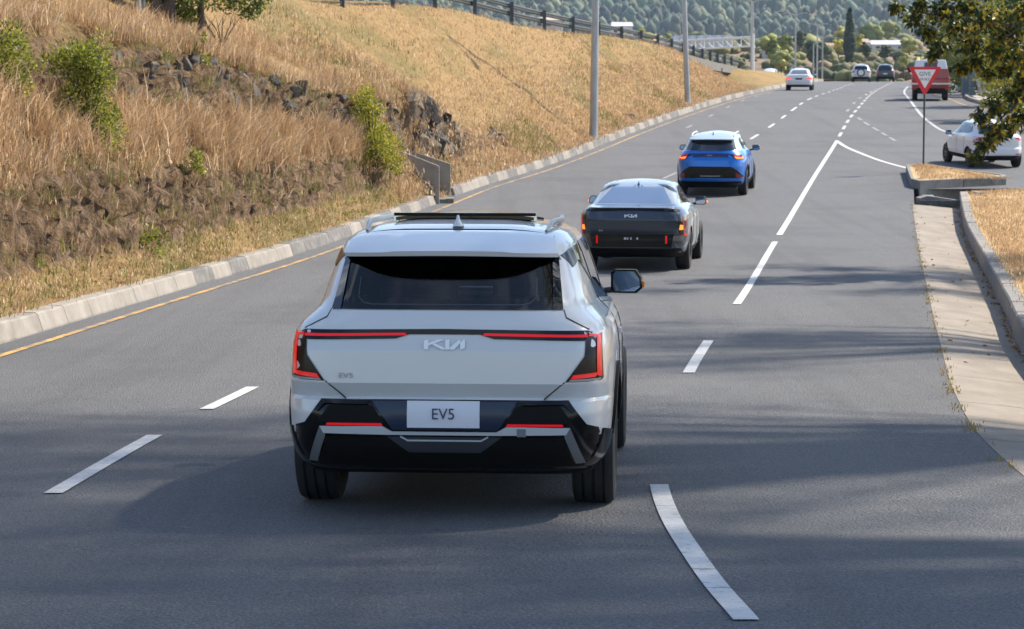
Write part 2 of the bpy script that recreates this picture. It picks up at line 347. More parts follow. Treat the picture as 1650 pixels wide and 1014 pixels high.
BV = []; RK = []; SO = []; NJ = sum(NSEG)+1
for Y in bys:
    Y = float(Y); P = bank_section(Y); row = []; base = float(zr(Y)); kx = float(kerbX(Y))
    for s in range(len(P)-1):
        for i in range(NSEG[s]):
            t = i/NSEG[s]; row.append((P[s][0]+(P[s+1][0]-P[s][0])*t, P[s][1]+(P[s+1][1]-P[s][1])*t, s+t))
    row.append((P[-1][0], P[-1][1], len(P)-1.0))
    # smooth the section a little
    U = np.array([r[0] for r in row]); H = np.array([r[1] for r in row]); S = np.array([r[2] for r in row])
    for _ in range(1 if Y < 60 else 3):
        U[1:-1] = .25*U[:-2]+.5*U[1:-1]+.25*U[2:]; H[1:-1] = .25*H[:-2]+.5*H[1:-1]+.25*H[2:]
    lo = np.clip(1-np.abs(S-1.55)/.75, 0, 1)*rockw(Y); up = np.clip(1.3*(1-np.abs(S-3.75)/.85), 0, 1)*scarpw(Y)
    rk = np.clip(np.maximum(lo, up)*1.6, 0, 1)
    fade = np.clip((S-.6)/.5, 0, 1)*np.clip((8.2-S)/1.0, 0, 1)
    for j in range(NJ):
        p = Vector((kx-U[j], Y, base+H[j])); r = rk[j]
        q = Vector((p.x*1.1, p.y*.9+p.z*.55, p.z*.8))
        n1 = mnoise.fractal(q*1.1, .9, 2.1, 5); n2 = mnoise.fractal(Vector((p.y*3.6+S[j]*.9, S[j]*1.3, p.x*.8)), .75, 2.2, 5)
        n3 = mnoise.noise(Vector((p.x*.35, p.y*.35, p.z*.35)))
        d = fade[j]*(n1*.10*(1+.5*r)+n3*.16*(1 if Y < 70 else .6)+r*(abs(n2)*.55-.16))
        if Y > 90: d *= .6
        if 61.25 < Y < 63.65 and U[j] < 1.72: d = 0; p.z = base+.03
        BV.append((p.x+d*.75, p.y-d*.25, p.z+d*.35)); RK.append(r); SO.append(.8*min(1, max(0, (S[j]-1.7)/.4))*min(1, max(0, (5.2-S[j])/.8))*min(1, max(0, (66-Y)/6)))
BV = np.array(BV); RK = np.array(RK); SO = np.array(SO)
q = (np.arange(len(bys)-1)[:, None]*NJ+np.arange(NJ-1)[None]).ravel()
def bank_mat():
    m = bpy.data.materials.new('dry_bank'); m.use_nodes = True; nt = m.node_tree; N = nt.nodes; L = nt.links; b = N['Principled BSDF']
    tc = N.new('ShaderNodeTexCoord')
    def noi(sc, st=(1, 1, 1), rot=(0, 0, 0), det=8, ro=.6):
        mp = N.new('ShaderNodeMapping'); mp.inputs['Scale'].default_value = st; mp.inputs['Rotation'].default_value = rot
        L.new(tc.outputs['Object'], mp.inputs[0]); z = N.new('ShaderNodeTexNoise'); z.inputs['Scale'].default_value = sc; z.inputs['Detail'].default_value = det; z.inputs['Roughness'].default_value = ro
        L.new(mp.outputs[0], z.inputs['Vector']); return z.outputs[0]
    def ramp(v, st):
        r = N.new('ShaderNodeValToRGB')
        while len(r.color_ramp.elements) < len(st): r.color_ramp.elements.new(.5)
        for e, (p, c) in zip(r.color_ramp.elements, st): e.position = p; e.color = (*c, 1)
        L.new(v, r.inputs[0]); return r.outputs[0]
    def mix(f, a, c):
        x = N.new('ShaderNodeMix'); x.data_type = 'RGBA'; L.new(f, x.inputs[0]); L.new(a, x.inputs[6])
        if isinstance(c, tuple): x.inputs[7].default_value = (*c, 1)
        else: L.new(c, x.inputs[7])
        return x.outputs[2]
    def mr(v, a, b_, hi=1):
        x = N.new('ShaderNodeMapRange'); x.inputs[1].default_value = a; x.inputs[2].default_value = b_; x.inputs[4].default_value = hi; L.new(v, x.inputs[0]); return x.outputs[0]
    straw = ramp(noi(9, (1, .35, 1), det=12, ro=.75), [(.25, (.20, .125, .055)), (.45, (.36, .235, .105)), (.62, (.46, .31, .15)), (.82, (.54, .385, .205))])
    straw = mix(mr(noi(.35, (1, .5, 1.6)), .46, .62, .85), straw, ramp(noi(14, det=8), [(.3, (.17, .145, .055)), (.7, (.31, .25, .10))]))
    straw = mix(mr(noi(1.1, (1, .45, 1.4)), .56, .72, .7), straw, (.27, .165, .075))
    straw = mix(mr(noi(30, det=4), .62, .75, .8), straw, (.16, .11, .055))
    rock = ramp(noi(5, (1, 2.2, .55), (.6, 0, 0), det=12, ro=.72), [(.30, (.026, .017, .011)), (.43, (.105, .070, .044)), (.56, (.265, .18, .115)), (.78, (.42, .31, .21))])
    rock = mix(mr(noi(1.6), .52, .7, .6), rock, (.24, .155, .075))
    at = N.new('ShaderNodeAttribute'); at.attribute_name = 'tint'
    ad = N.new('ShaderNodeMath'); ad.operation = 'ADD'; L.new(at.outputs['Fac'], ad.inputs[0])
    su = N.new('ShaderNodeMath'); su.operation = 'MULTIPLY_ADD'; L.new(noi(2.5, det=10), su.inputs[0]); su.inputs[1].default_value = 1.2; su.inputs[2].default_value = -.6
    L.new(su.outputs[0], ad.inputs[1])
    sep = N.new('ShaderNodeSeparateColor'); L.new(at.outputs['Color'], sep.inputs[0])
    L.new(sep.outputs[0], ad.inputs[0])
    straw = mix(sep.outputs[1], straw, ramp(noi(4, det=10), [(.3, (.075, .050, .030)), (.5, (.15, .10, .058)), (.75, (.27, .185, .10))]))
    col = mix(mr(ad.outputs[0], .30, .55), straw, rock)
    L.new(col, b.inputs['Base Color']); b.inputs['Roughness'].default_value = .95; b.inputs['Specular IOR Level'].default_value = .2
    bp = N.new('ShaderNodeBump'); bp.inputs['Strength'].default_value = 1.0; bp.inputs['Distance'].default_value = .2
    L.new(noi(7, (1, 1, .8), det=10, ro=.7), bp.inputs['Height']); L.new(bp.outputs[0], b.inputs['Normal'])
    return m
BANK = bank_mat()
bank = np_mesh('bank', BV, np.stack([q, q+1, q+NJ+1, q+NJ], -1)[:, ::-1], BANK, col=np.stack([RK, SO, RK*0], 1), smooth=True, n=4); tag(bank, kind='structure')
BG = BV.reshape(len(bys), NJ, 3)
SEG0 = np.concatenate([[0], np.cumsum(NSEG)])     # first column of each band
def bank_at(Y, s):
    """surface point on the bank at station Y, band coordinate s (0 kerb .. 7 top)"""
    i = np.interp(Y, bys, np.arange(len(bys))); k = int(min(s, len(NSEG)-1e-6)); j = SEG0[k]+(s-k)*NSEG[k]
    i0 = int(min(i, len(bys)-2)); j0 = int(min(j, NJ-2)); a, b = i-i0, j-j0
    return Vector((BG[i0, j0]*(1-a)*(1-b)+BG[i0+1, j0]*a*(1-b)+BG[i0, j0+1]*(1-a)*b+BG[i0+1, j0+1]*a*b).tolist())
def bank_scatter(n, y0, y1, s0, s1, rs, power=1.0):
    """n random surface points, vectorised"""
    Y = y0+(y1-y0)*rs.rand(n)**power; s = s0+(s1-s0)*rs.rand(n)
    i = np.interp(Y, bys, np.arange(len(bys))); k = s.astype(int); j = SEG0[k]+(s-k)*np.array(NSEG)[k]
    i0 = np.minimum(i.astype(int), len(bys)-2); j0 = np.minimum(j.astype(int), NJ-2); a = (i-i0)[:, None]; b = (j-j0)[:, None]
    P = BG[i0, j0]*(1-a)*(1-b)+BG[i0+1, j0]*a*(1-b)+BG[i0, j0+1]*(1-a)*b+BG[i0+1, j0+1]*a*b
    rk = RK.reshape(len(bys), NJ)[i0, j0]
    return P, Y, s, rk

# ------------------------------------------------------------------ rock pieces in the scarps
ROCKM = [nmat('rock_'+nm, [(.25, c0), (.5, c1), (.8, c2)], 3.5, rough=.92, detail=12, bump=.7, bscale=9, bdist=.05, stretch=(1, 1, .55), spots=[(1.8, .55, .75, (.26, .15, .06), .5)])
         for nm, c0, c1, c2 in [('grey', (.03, .028, .026), (.10, .09, .08), (.19, .165, .14)), ('brown', (.05, .038, .028), (.15, .115, .08), (.27, .21, .15)), ('dark', (.015, .015, .016), (.045, .042, .04), (.10, .09, .08))]]
def rock_mesh(seed, el):
    rr = np.random.RandomState(seed); P = rr.normal(size=(16, 3)); P /= np.linalg.norm(P, axis=1)[:, None]; P = np.sign(P)*np.abs(P)**.65; P *= (.8+.4*rr.rand(16))[:, None]; P[:, 2] *= el
    bm = bmesh.new()
    for p in P: bm.verts.new(p*.5)
    r = bmesh.ops.convex_hull(bm, input=bm.verts); bmesh.ops.delete(bm, geom=[v for v in bm.verts if not v.link_faces], context='VERTS')
    bmesh.ops.bevel(bm, geom=bm.edges[:], offset=.035, segments=1, affect='EDGES')
    me = bpy.data.meshes.new('rock'); bm.to_mesh(me); bm.free(); return me
RM = []
for k in range(12):
    me = rock_mesh(40+k, [1.0, 1.5, 1.9][k % 3]); me.materials.append(ROCKM[k % 3 if k < 9 else 0]); RM.append(me)
def rocks(root, n, y0, y1, s0, s1, size, rs, inset=.3):
    for k in range(n):
        Y = y0+(y1-y0)*rs.rand(); s = s0+(s1-s0)*rs.rand(); p = bank_at(Y, s); sz = size*(.5+.9*rs.rand())
        o = link('rock', RM[rs.randint(12)], root); o.location = p+Vector((-.25*sz*inset, 0, -.1*sz)); o.scale = (sz*(.7+.5*rs.rand()), sz*(.7+.6*rs.rand()), sz*(.8+.5*rs.rand()))
        o.rotation_euler = (rs.uniform(-.5, .5)+.25, rs.uniform(-.5, .5), rs.uniform(0, 6.3))
rs = np.random.RandomState(3)
o1 = empty('rock_outcrop'); tag(o1, 'dark jointed rock outcrop at the end of the cut bank above the culvert', 'rock')
rocks(o1, 90, 60.5, 69.5, 2.3, 4.8, .42, rs); rocks(o1, 22, 69.5, 76, 2.6, 4.2, .26, rs)
o2 = empty('rock_ledge'); tag(o2, 'long ragged rock ledge under the dry grass ridge of the bank', 'rock')
rocks(o2, 170, 40, 60.5, 3.0, 4.3, .27, rs, inset=.85)
o3 = empty('stone_band'); tag(o3, 'band of weathered stones showing in the foot of the near bank', 'rocks')
rocks(o3, 16, 24, 56, 1.05, 2.0, .13, rs, inset=1.6)

# ------------------------------------------------------------------ culvert inlet: two sloping side walls, floor, pipe in the near wall
cul = empty('culvert_inlet', (float(kerbX(62.4)), 62.4, float(zr(62.4)))); tag(cul, 'grey concrete culvert inlet with sloping side walls breaking the left kerb', 'culvert')
def wall(yc, name, hole=False, hb=1.5, hf=.88, xf=.12):
    b = MB(); pr = [(xf, -.1), (xf, hf), (-1.7, hb), (-1.7, -.1)]
    if not hole:
        b.prism([(x, z) for x, z in pr], 1, yc-.11, yc+.11)
    else:  # arch-headed opening near the front of the wall
        arc = [(-.62+.40*math.cos(t), .22+.40*math.sin(t)) for t in np.linspace(math.pi, 0, 13)]
        outer = [(.12, -.1), (.12, hf), (-1.5, hb), (-1.5, -.1), (-1.02, -.1)]; inner = arc+[(-.22, -.1)]
        b.prism([(-1.02, -.1)]+arc+[(-.22, -.1), (xf, -.1), (xf, hf), (-1.7, hb), (-1.7, -.1)], 1, yc-.11, yc+.11)
    o = b.build(name, CONC2, cul); return o
def local(o): pass
wall(-1.25, 'side_wall', True, 1.55, .92, -.12); wall(1.35, 'side_wall', False, 1.50, .90, .10)
MB().box((-1.62, .05, .55), (.14, 2.38, 1.6)).build('back_wall', CONCG, cul)
MB().box((-.6, .05, -.02), (1.56, 2.38, .12)).build('floor_slab', CONCD, cul)
MB().tube([(-.62, -1.3, .22), (-.62, -.9, .22)], .34, 16).build('pipe', CONCD, cul, smooth=40)
MB().box((.14, -.9, .02), (.2, .35, .14)).box((.16, .75, .03), (.16, .28, .12)).build('kerb_block', CONCD, cul)
MB().box((.02, .05, .06), (.42, 2.3, .03)).build('cover_slab', CONCD, cul)

# ------------------------------------------------------------------ light poles on the left verge
GALV = nmat('galvanised', [(.3, (.30, .31, .32)), (.7, (.42, .43, .44))], 6, rough=.45, detail=4, stretch=(1, 1, .3)); GALV.node_tree.nodes['Principled BSDF'].inputs['Metallic'].default_value = .55
DKM = mat('dark_metal', (.05, .055, .06), .5, .3)
LAMP = mat('lamp_lens', (.6, .6, .58), .3)
def lamp_post(X, Y, z, H, r0, label, lean=(0, 0), arms=1, az=0, group=None):
    o = empty('lamp_post', (X, Y, z)); tag(o, label, 'lamp post', group)
    MB().tube([(0, 0, -.3), (lean[0]*.4, lean[1]*.4, H*.4), (lean[0], lean[1], H)], [r0, r0*.85, r0*.6], 14).build('pole', GALV, o, smooth=40)
    MB().tube([(0, 0, -.05), (0, 0, .06)], r0*1.9, 12).build('base_plate', GALV, o)
    for s in ((1,) if arms == 1 else (-1, 1)):
        c, n = math.cos(az), math.sin(az); T = Vector((lean[0], lean[1], H)); d = Vector((c*s, n*s, .12))
        a = MB().tube([T+Vector((0, 0, -.1)), T+d*.8+Vector((0, 0, .08)), T+d*1.7], r0*.45, 8).build('arm', GALV, o, smooth=40)
        h = MB(); M = Matrix.Translation(T+d*2.0) @ Matrix.Rotation(az, 4, 'Z'); h.box((0, 0, 0), (.75, .3, .14), M); hd = h.build('lamp_head', DKM, o, bevel=.04)
        MB().box((0, 0, -.08), (.55, .22, .03), M).build('lens', LAMP, hd)
    return o
p = bank_at(87.5, .6); lamp_post(2.93, 87.5, float(zr(87.5))+.2, 10, .155, 'thick grey lamp post on the dry verge, nearest of the poles', (.14, 0), 1, math.radians(-15))
lamp_post(8.25, 114, float(zr(114))+.24, 10, .14, 'leaning grey lamp post on the dry verge behind the blue car', (-.42, 0), 1, math.radians(-15))

# ------------------------------------------------------------------ guard rail along the ramp on top of the bank
ga = empty('guard_rail', (0, 100, 6)); tag(ga, 'dark steel guard rail on posts along the top of the grass slope', 'guard rail')
RU = pchip([(54, 7.5), (69, 6.6), (74, 6.4), (88, 6.2), (103, 5.8), (150, 4.7), (200, 4.5)]); RH = pchip([(54, 6.8), (69, 5.8), (74, 5.3), (88, 5.1), (103, 4.1), (150, 2.25), (200, 1.2)])
def railpos(Y):
    return Vector((float(kerbX(Y))-float(RU(Y)), Y, float(zr(Y))+float(RH(Y))))
inv = Matrix.Translation((0, -100, -6))
ysr = np.arange(76, 190, 6.0)
for Y in ysr:
    p = inv @ railpos(float(Y)); MB().box((p.x+.08, p.y, p.z+.17), (.15, .18, 1.12)).build('post', DKM, ga)
def rail(dz, nm):
    n = 40; V = []; Fc = []; prof = [(.0, -.10), (.03, -.065), (.03, -.025), (.0, 0), (.03, .025), (.03, .065), (0, .10), (-.02, .10), (-.02, -.10)]
    for i in range(n+1):
        Y = 74+118*i/n; p = inv @ railpos(Y)
        for (a, b) in prof: V.append((p.x-.05+a, p.y, p.z+dz+b))
        if i:
            k = len(prof); Fc += [((i-1)*k+j, (i-1)*k+(j+1) % k, i*k+(j+1) % k, i*k+j) for j in range(k)]
    return mesh(nm, V, Fc, DKM2, ga)
DKM2 = mat('rail_steel', (.035, .04, .045), .5, .2)
rail(.60, 'rail_beam'); rail(.29, 'rail_beam')

# ------------------------------------------------------------------ ramp bridge end beyond the slope: abutment, pier, deck edge
br = empty('ramp_bridge', (12, 168, 2.4)); tag(br, 'small concrete ramp bridge end with a pale pier at the edge of the slope', 'bridge')
def at(px, py, Y): return Vector(((px-825)/3900*Y, Y, EYE+(150-py)/3900*Y))      # photo position at a known distance
def lb(o, v): return v-o.location
V = []; Fc = []
for i, Y in enumerate(np.arange(143, 187.5, 2.0)):
    p = railpos(float(Y))-br.location
    for dx, dz in ((.25, .02), (.25, -.55), (-6, -.55), (-6, .02)): V.append((p.x+dx, p.y, p.z+dz))
    if i: Fc += [((i-1)*4+k, (i-1)*4+(k+1) % 4, i*4+(k+1) % 4, i*4+k) for k in range(4)]
Fc += [(0, 1, 2, 3), tuple(len(V)-4+k for k in (3, 2, 1, 0))]
mesh('deck', V, Fc, CONCD, br)
p = railpos(173.5)-br.location; g0 = float(zr(173.5))-br.location.z
MB().box((p.x+.0, p.y, (g0+p.z-.5)/2), (.6, .6, p.z-.5-g0+.4)).build('pier', CONC2, br)
MB().box((p.x-1.6, p.y+3, (g0+p.z-.5)/2), (.6, .6, p.z-.5-g0+.4)).build('pier', CONCG, br)
p = railpos(184)-br.location
MB().box((p.x-2.6, p.y, p.z-1.3), (5.6, .5, 2.0)).build('abutment', CONCG, br)

# ------------------------------------------------------------------ right verge, island, sign
def grassy(name, stops=SOIL):
    return nmat(name, [(.25, (.30, .195, .085)), (.45, (.47, .325, .15)), (.65, (.58, .42, .21)), (.85, (.38, .30, .12))], 7, rough=.95, detail=12, bump=.6, bscale=25, bdist=.04, spots=[(.9, .58, .75, (.30, .24, .10), .6), (22, .62, .74, (.17, .115, .06), .8)])
VERGE = grassy('dry_verge')
V = []; Fc = []; vy = np.arange(4, 66.5, .6); NU = 16
for Y in vy:
    Y = float(Y); k = float(gutR(min(Y, 63.1)))+.22 + max(0, Y-63.1)*1.2
    for j in range(NU+1):
        t = j/NU; u = 14*t**2.0*(1.6 if Y < 60 else 1); z = float(zr(Y))+.17+.05*u+.05*mnoise.noise(Vector((k+u, Y, 0))*.7)
        if Y > 62: z -= (Y-62)*.04
        V.append((k+u, Y, z))
for i in range(len(vy)-1):
    for j in range(NU): Fc.append((i*(NU+1)+j, i*(NU+1)+j+1, (i+1)*(NU+1)+j+1, (i+1)*(NU+1)+j))
verge = mesh('verge', V, Fc, VERGE, smooth=180); tag(verge, kind='structure')
# traffic island: kerb walls round a dry grass top
isl = empty('traffic_island', (12, 70, float(zr(70)))); tag(isl, 'wedge shaped traffic island with concrete kerbs and dry grass top', 'traffic island')
T = [(11.98, 73.7), (11.12, 67.5), (11.2, 66.6), (13.95, 68.4), (14.1, 69.2), (12.55, 74.4)]
zi = float(zr(70)); 
def lz(x, y, h): return (x-12, y-70, float(zr(y))-zi+h)
DKM.node_tree.nodes['Principled BSDF'].inputs['Base Color'].default_value = (.06, .07, .08, 1)
cx, cy = np.mean([t[0] for t in T]), np.mean([t[1] for t in T])
inn = [(x+(cx-x)*.09, y+(cy-y)*.09) for x, y in T]
mesh('grass_top', [lz(x, y, .215) for x, y in inn]+[lz(cx, cy, .27)], [(i, (i+1) % 6, 6) for i in range(6)], VERGE, isl)
for i in range(6):
    a, b2, c2, d2 = T[i], T[(i+1) % 6], inn[(i+1) % 6], inn[i]; low = -.45 if i in (2, 1, 3) else -.1
    # shrink the ends slightly so that blocks show their joints
    f = .012
    def L(p, q_, t): return (p[0]+(q_[0]-p[0])*t, p[1]+(q_[1]-p[1])*t)
    nseg = max(1, int(round(math.dist(a, b2)/1.6)))
    for sg in range(nseg):
        t0, t1 = sg/nseg+.004, (sg+1)/nseg-.004
        p0, p1, p2, p3 = L(a, b2, t0), L(a, b2, t1), L(d2, c2, t1), L(d2, c2, t0)
        Vv = [lz(*p, low) for p in (p0, p1, p2, p3)]+[lz(*p, .24) for p in (p0, p1, p2, p3)]
        mesh('kerb_stone', Vv, [(3, 2, 1, 0), (4, 5, 6, 7), (0, 1, 5, 4), (1, 2, 6, 5), (2, 3, 7, 6), (3, 0, 4, 7)], CONCD if (i == 2 and sg == nseg-1) else CONCG, isl)
# drain inlet where the gutter ends
dr = empty('drain_inlet', (10.9, 61.8, float(zr(61.8)))); tag(dr, 'low concrete drain inlet where the gutter ends at the island', 'drain')
b = MB(); b.prism([(-.5, -.2), (-.5, .10), (-.3, .16), (.95, -.02), (.95, -.25)], 1, -.1, .55); b.build('cover', CONCG, dr)
MB().box((.25, -.16, -.05), (1.5, .1, .2)).build('front_lip', CONCD, dr)
MB().box((1.9, 2.9, -.52), (6.2, 5.4, .2)).build('pit_floor', CONCD, dr); MB().box((-.22, 2.5, -.30), (.3, 4.8, .56), Matrix.Rotation(-math.radians(9), 4, 'Z')).build('road_edge', CONCG, dr)
MB().box((1.05, .35, .0), (.2, .9, .5)).build('end_block', CONC2, dr)
# give way sign
SGX, SGY = 12.79, 75.4 ; SGX, SGY = 12.44, 74.2
sg = empty('give_way_sign', (SGX, SGY-.9, float(zr(SGY))+.2)); tag(sg, 'red and white triangular give way sign on a dark post', 'sign')
MB().tube([(0, 0, -.1), (0, 0, 2.86)], .03, 10).build('post', mat('post_paint', (.035, .04, .045), .45), sg, smooth=40)
RED = mat('sign_red', (.62, .012, .025), .35); WHT = mat('sign_white', (.75, .76, .78), .35); BLK = mat('print_black', (.015, .015, .018), .5)
def tri(w, h, z, r):
    out = []
    for (x, zz, a0, a1) in ((-w, z+h, 90, 210), (0, z, 210, 330), (w, z+h, -30, 90)):
        for t in np.linspace(a0, a1, 5): out.append((x+r*math.cos(math.radians(t)), zz+r*math.sin(math.radians(t))))
    return out
pl = MB().prism(tri(.44, .76, 2.18, .04), 1, -.045, -.03).build('plate', RED, sg)
MB().prism(tri(.30, .52, 2.36, .015), 1, -.049, -.0452).build('inner_panel', WHT, pl)
def text(s, size, m, parent, loc, rot, name='lettering', sx=1.0):
    c = bpy.data.curves.new('txt', 'FONT'); c.body = s; c.size = size; c.align_x = 'CENTER'; c.align_y = 'CENTER'; c.extrude = .001
    t = bpy.data.objects.new('txt', c); COL.objects.link(t); dg = bpy.context.evaluated_depsgraph_get()
    me = bpy.data.meshes.new_from_object(t.evaluated_get(dg)); bpy.data.objects.remove(t); bpy.data.curves.remove(c)
    me.name = name; o = link(name, me, parent, None); me.materials.clear(); me.materials.append(m); o.location = loc; o.rotation_euler = rot; o.scale = (sx, 1, 1); return o
text('GIVE', .17, BLK, pl, (0, -.0505, 2.76), (math.pi/2, 0, 0)); text('WAY', .13, BLK, pl, (0, -.0505, 2.60), (math.pi/2, 0, 0))
# far right kerb, footpath and guard rail
fp = empty('footpath', (0, 0, 0)); tag(fp, kind='structure')
RX = pchip([(100, 27.5), (108, 24.4), (115, 23.3), (123, 23.4), (140, 26.0), (160, 29.8), (190, 35.4), (240, 45)])
Y = 100.0
while Y < 236:
    kerb_block(RX, Y, Y+2.38, [(0, -.1), (.03, .15), (.05, .17), (.25, .17), (.26, -.1)], 1, R.choice([CONC, CONC2, CONCG]), fp); Y += 2.4
V = []; Fc = []; fy = np.arange(100, 240, 2.0)
for i, Y in enumerate(fy):
    for u, h in ((.24, .14), (4.0, .18), (5.0, .12), (40, 1.0)): V.append((float(RX(Y))+u, Y, float(zr(Y))+h))
    if i:
        for j in range(3): Fc.append(((i-1)*4+j, (i-1)*4+j+1, i*4+j+1, i*4+j))
pv = mesh('path_surface', V, Fc, nmat('path_gravel', [(.3, (.30, .275, .24)), (.7, (.40, .37, .33))], 3, rough=.95, bump=.2, bscale=40), fp)
pv.data.materials.append(VERGE)
for i, f in enumerate(pv.data.polygons): f.material_index = 0 if i % 3 == 0 else 1
gr2 = empty('guard_rail', (30, 135, 2)); tag(gr2, 'pale steel guard rail curving beside the footpath behind the red truck', 'guard rail')
n = 14; V = []; Fc = []; prof = [(0, -.16), (-.05, -.09), (-.05, -.04), (0, 0), (-.05, .04), (-.05, .09), (0, .16), (.02, .16), (.02, -.16)]
def r2(Y): return Vector((float(RX(Y))+.75, Y, float(zr(Y))+.75))-gr2.location
for i in range(n+1):
    Y = 126+44*i/n; p = r2(Y)
    for a, b2 in prof: V.append((p.x+a, p.y, p.z+b2))
    if i: k = len(prof); Fc += [((i-1)*k+j, (i-1)*k+(j+1) % k, i*k+(j+1) % k, i*k+j) for j in range(k)]
mesh('rail_beam', V, Fc, mat('rail_galv', (.55, .56, .56), .45, .4), gr2)
for Y in np.arange(127, 170, 4.0):
    p = r2(float(Y)); MB().box((p.x+.12, p.y, p.z-.25), (.14, .16, .95)).build('post', GALV, gr2)
for (px, Y, w_, h, lab) in ((1552, 134, .34, 1.15, 'square grey bollard post at the end of the pale guard rail, left one'), (1564, 132, .30, 1.25, 'square blue-grey bollard post at the end of the pale guard rail, right one')):
    o = MB().box((0, 0, h/2), (w_, w_, h)).box((0, 0, h+.02), (w_*1.12, w_*1.12, .05)).build('bollard', mat('bollard_paint', (.10, .14, .17), .6), None, bevel=.015)
    o.location = ((px-825)/3900*Y, Y, float(zr(Y))+.14); tag(o, lab, 'bollard')

# ------------------------------------------------------------------ cars: a shell of plan outlines stacked in height, trim panels that follow it
GLASS = mat('car_glass', (.005, .011, .022), .02, 0, .35, spec=.8)
TYRE = nmat('tyre_rubber', [(.3, (.012, .012, .013)), (.7, (.022, .022, .023))], 14, rough=.75)
BLKG = mat('gloss_black', (.003, .003, .0035), .14, 0, .05, spec=.4); BLKM = mat('matt_black', (.005, .005, .0055), .65, spec=.2)
NAVY = mat('plate_recess', (.006, .018, .050), .3, 0, .1)
SILV = mat('satin_silver', (.62, .64, .66), .35, .25); CHROME = mat('bright_trim', (.62, .62, .62), .18, .9); GAP = mat('panel_gap', (.004, .004, .004), .8)
RIM = mat('rim_alloy', (.10, .10, .105), .35, .7)
REDON = mat('lamp_red_lit', (.30, .004, .006), .25, emit=(1, .006, .014), es=.26); REDOFF = mat('lamp_red', (.16, .006, .008), .15, 0, .5)
AMBON = mat('lamp_amber_lit', (.8, .25, .02), .3, emit=(1, .24, .03), es=.9)
LENS = mat('lamp_lens_dark', (.006, .002, .0025), .3, 0, .05, spec=.3)
PLATE = mat('number_plate', (.66, .67, .72), .4); INK = mat('plate_ink', (.03, .04, .10), .5)
def paint(name, col, rough=.32, metal=.25):
    m = mat('paint_'+name, col, rough, metal, .9)
    nt = m.node_tree; b = nt.nodes['Principled BSDF']; tc = nt.nodes.new('ShaderNodeTexCoord'); nz = nt.nodes.new('ShaderNodeTexNoise'); nz.inputs['Scale'].default_value = 3; nz.inputs['Detail'].default_value = 1
    mr = nt.nodes.new('ShaderNodeMapRange'); mr.inputs[3].default_value = rough-.02; mr.inputs[4].default_value = rough+.03
    nt.links.new(tc.outputs['Object'], nz.inputs[0]); nt.links.new(nz.outputs[0], mr.inputs[0]); nt.links.new(mr.outputs[0], b.inputs['Roughness'])
    return m
def tint_glass(name, tr, ior=1.5):
    m = bpy.data.materials.new(name); m.use_nodes = True; nt = m.node_tree; nt.nodes.clear(); o = nt.nodes.new('ShaderNodeOutputMaterial'); t = nt.nodes.new('ShaderNodeBsdfTransparent'); t.inputs[0].default_value = (*tr, 1)
    g = nt.nodes.new('ShaderNodeBsdfGlossy'); g.inputs['Roughness'].default_value = .015; fr = nt.nodes.new('ShaderNodeFresnel'); fr.inputs[0].default_value = ior; mx = nt.nodes.new('ShaderNodeMixShader')
    nt.links.new(fr.outputs[0], mx.inputs[0]); nt.links.new(t.outputs[0], mx.inputs[1]); nt.links.new(g.outputs[0], mx.inputs[2]); nt.links.new(mx.outputs[0], o.inputs[0]); MATS[name] = m; return m
TINT = tint_glass('tinted_glass', (.42, .47, .50), 1.65)
def pl(t):
    a = np.array(t, float); return lambda z: np.interp(z, a[:, 0], a[:, 1])
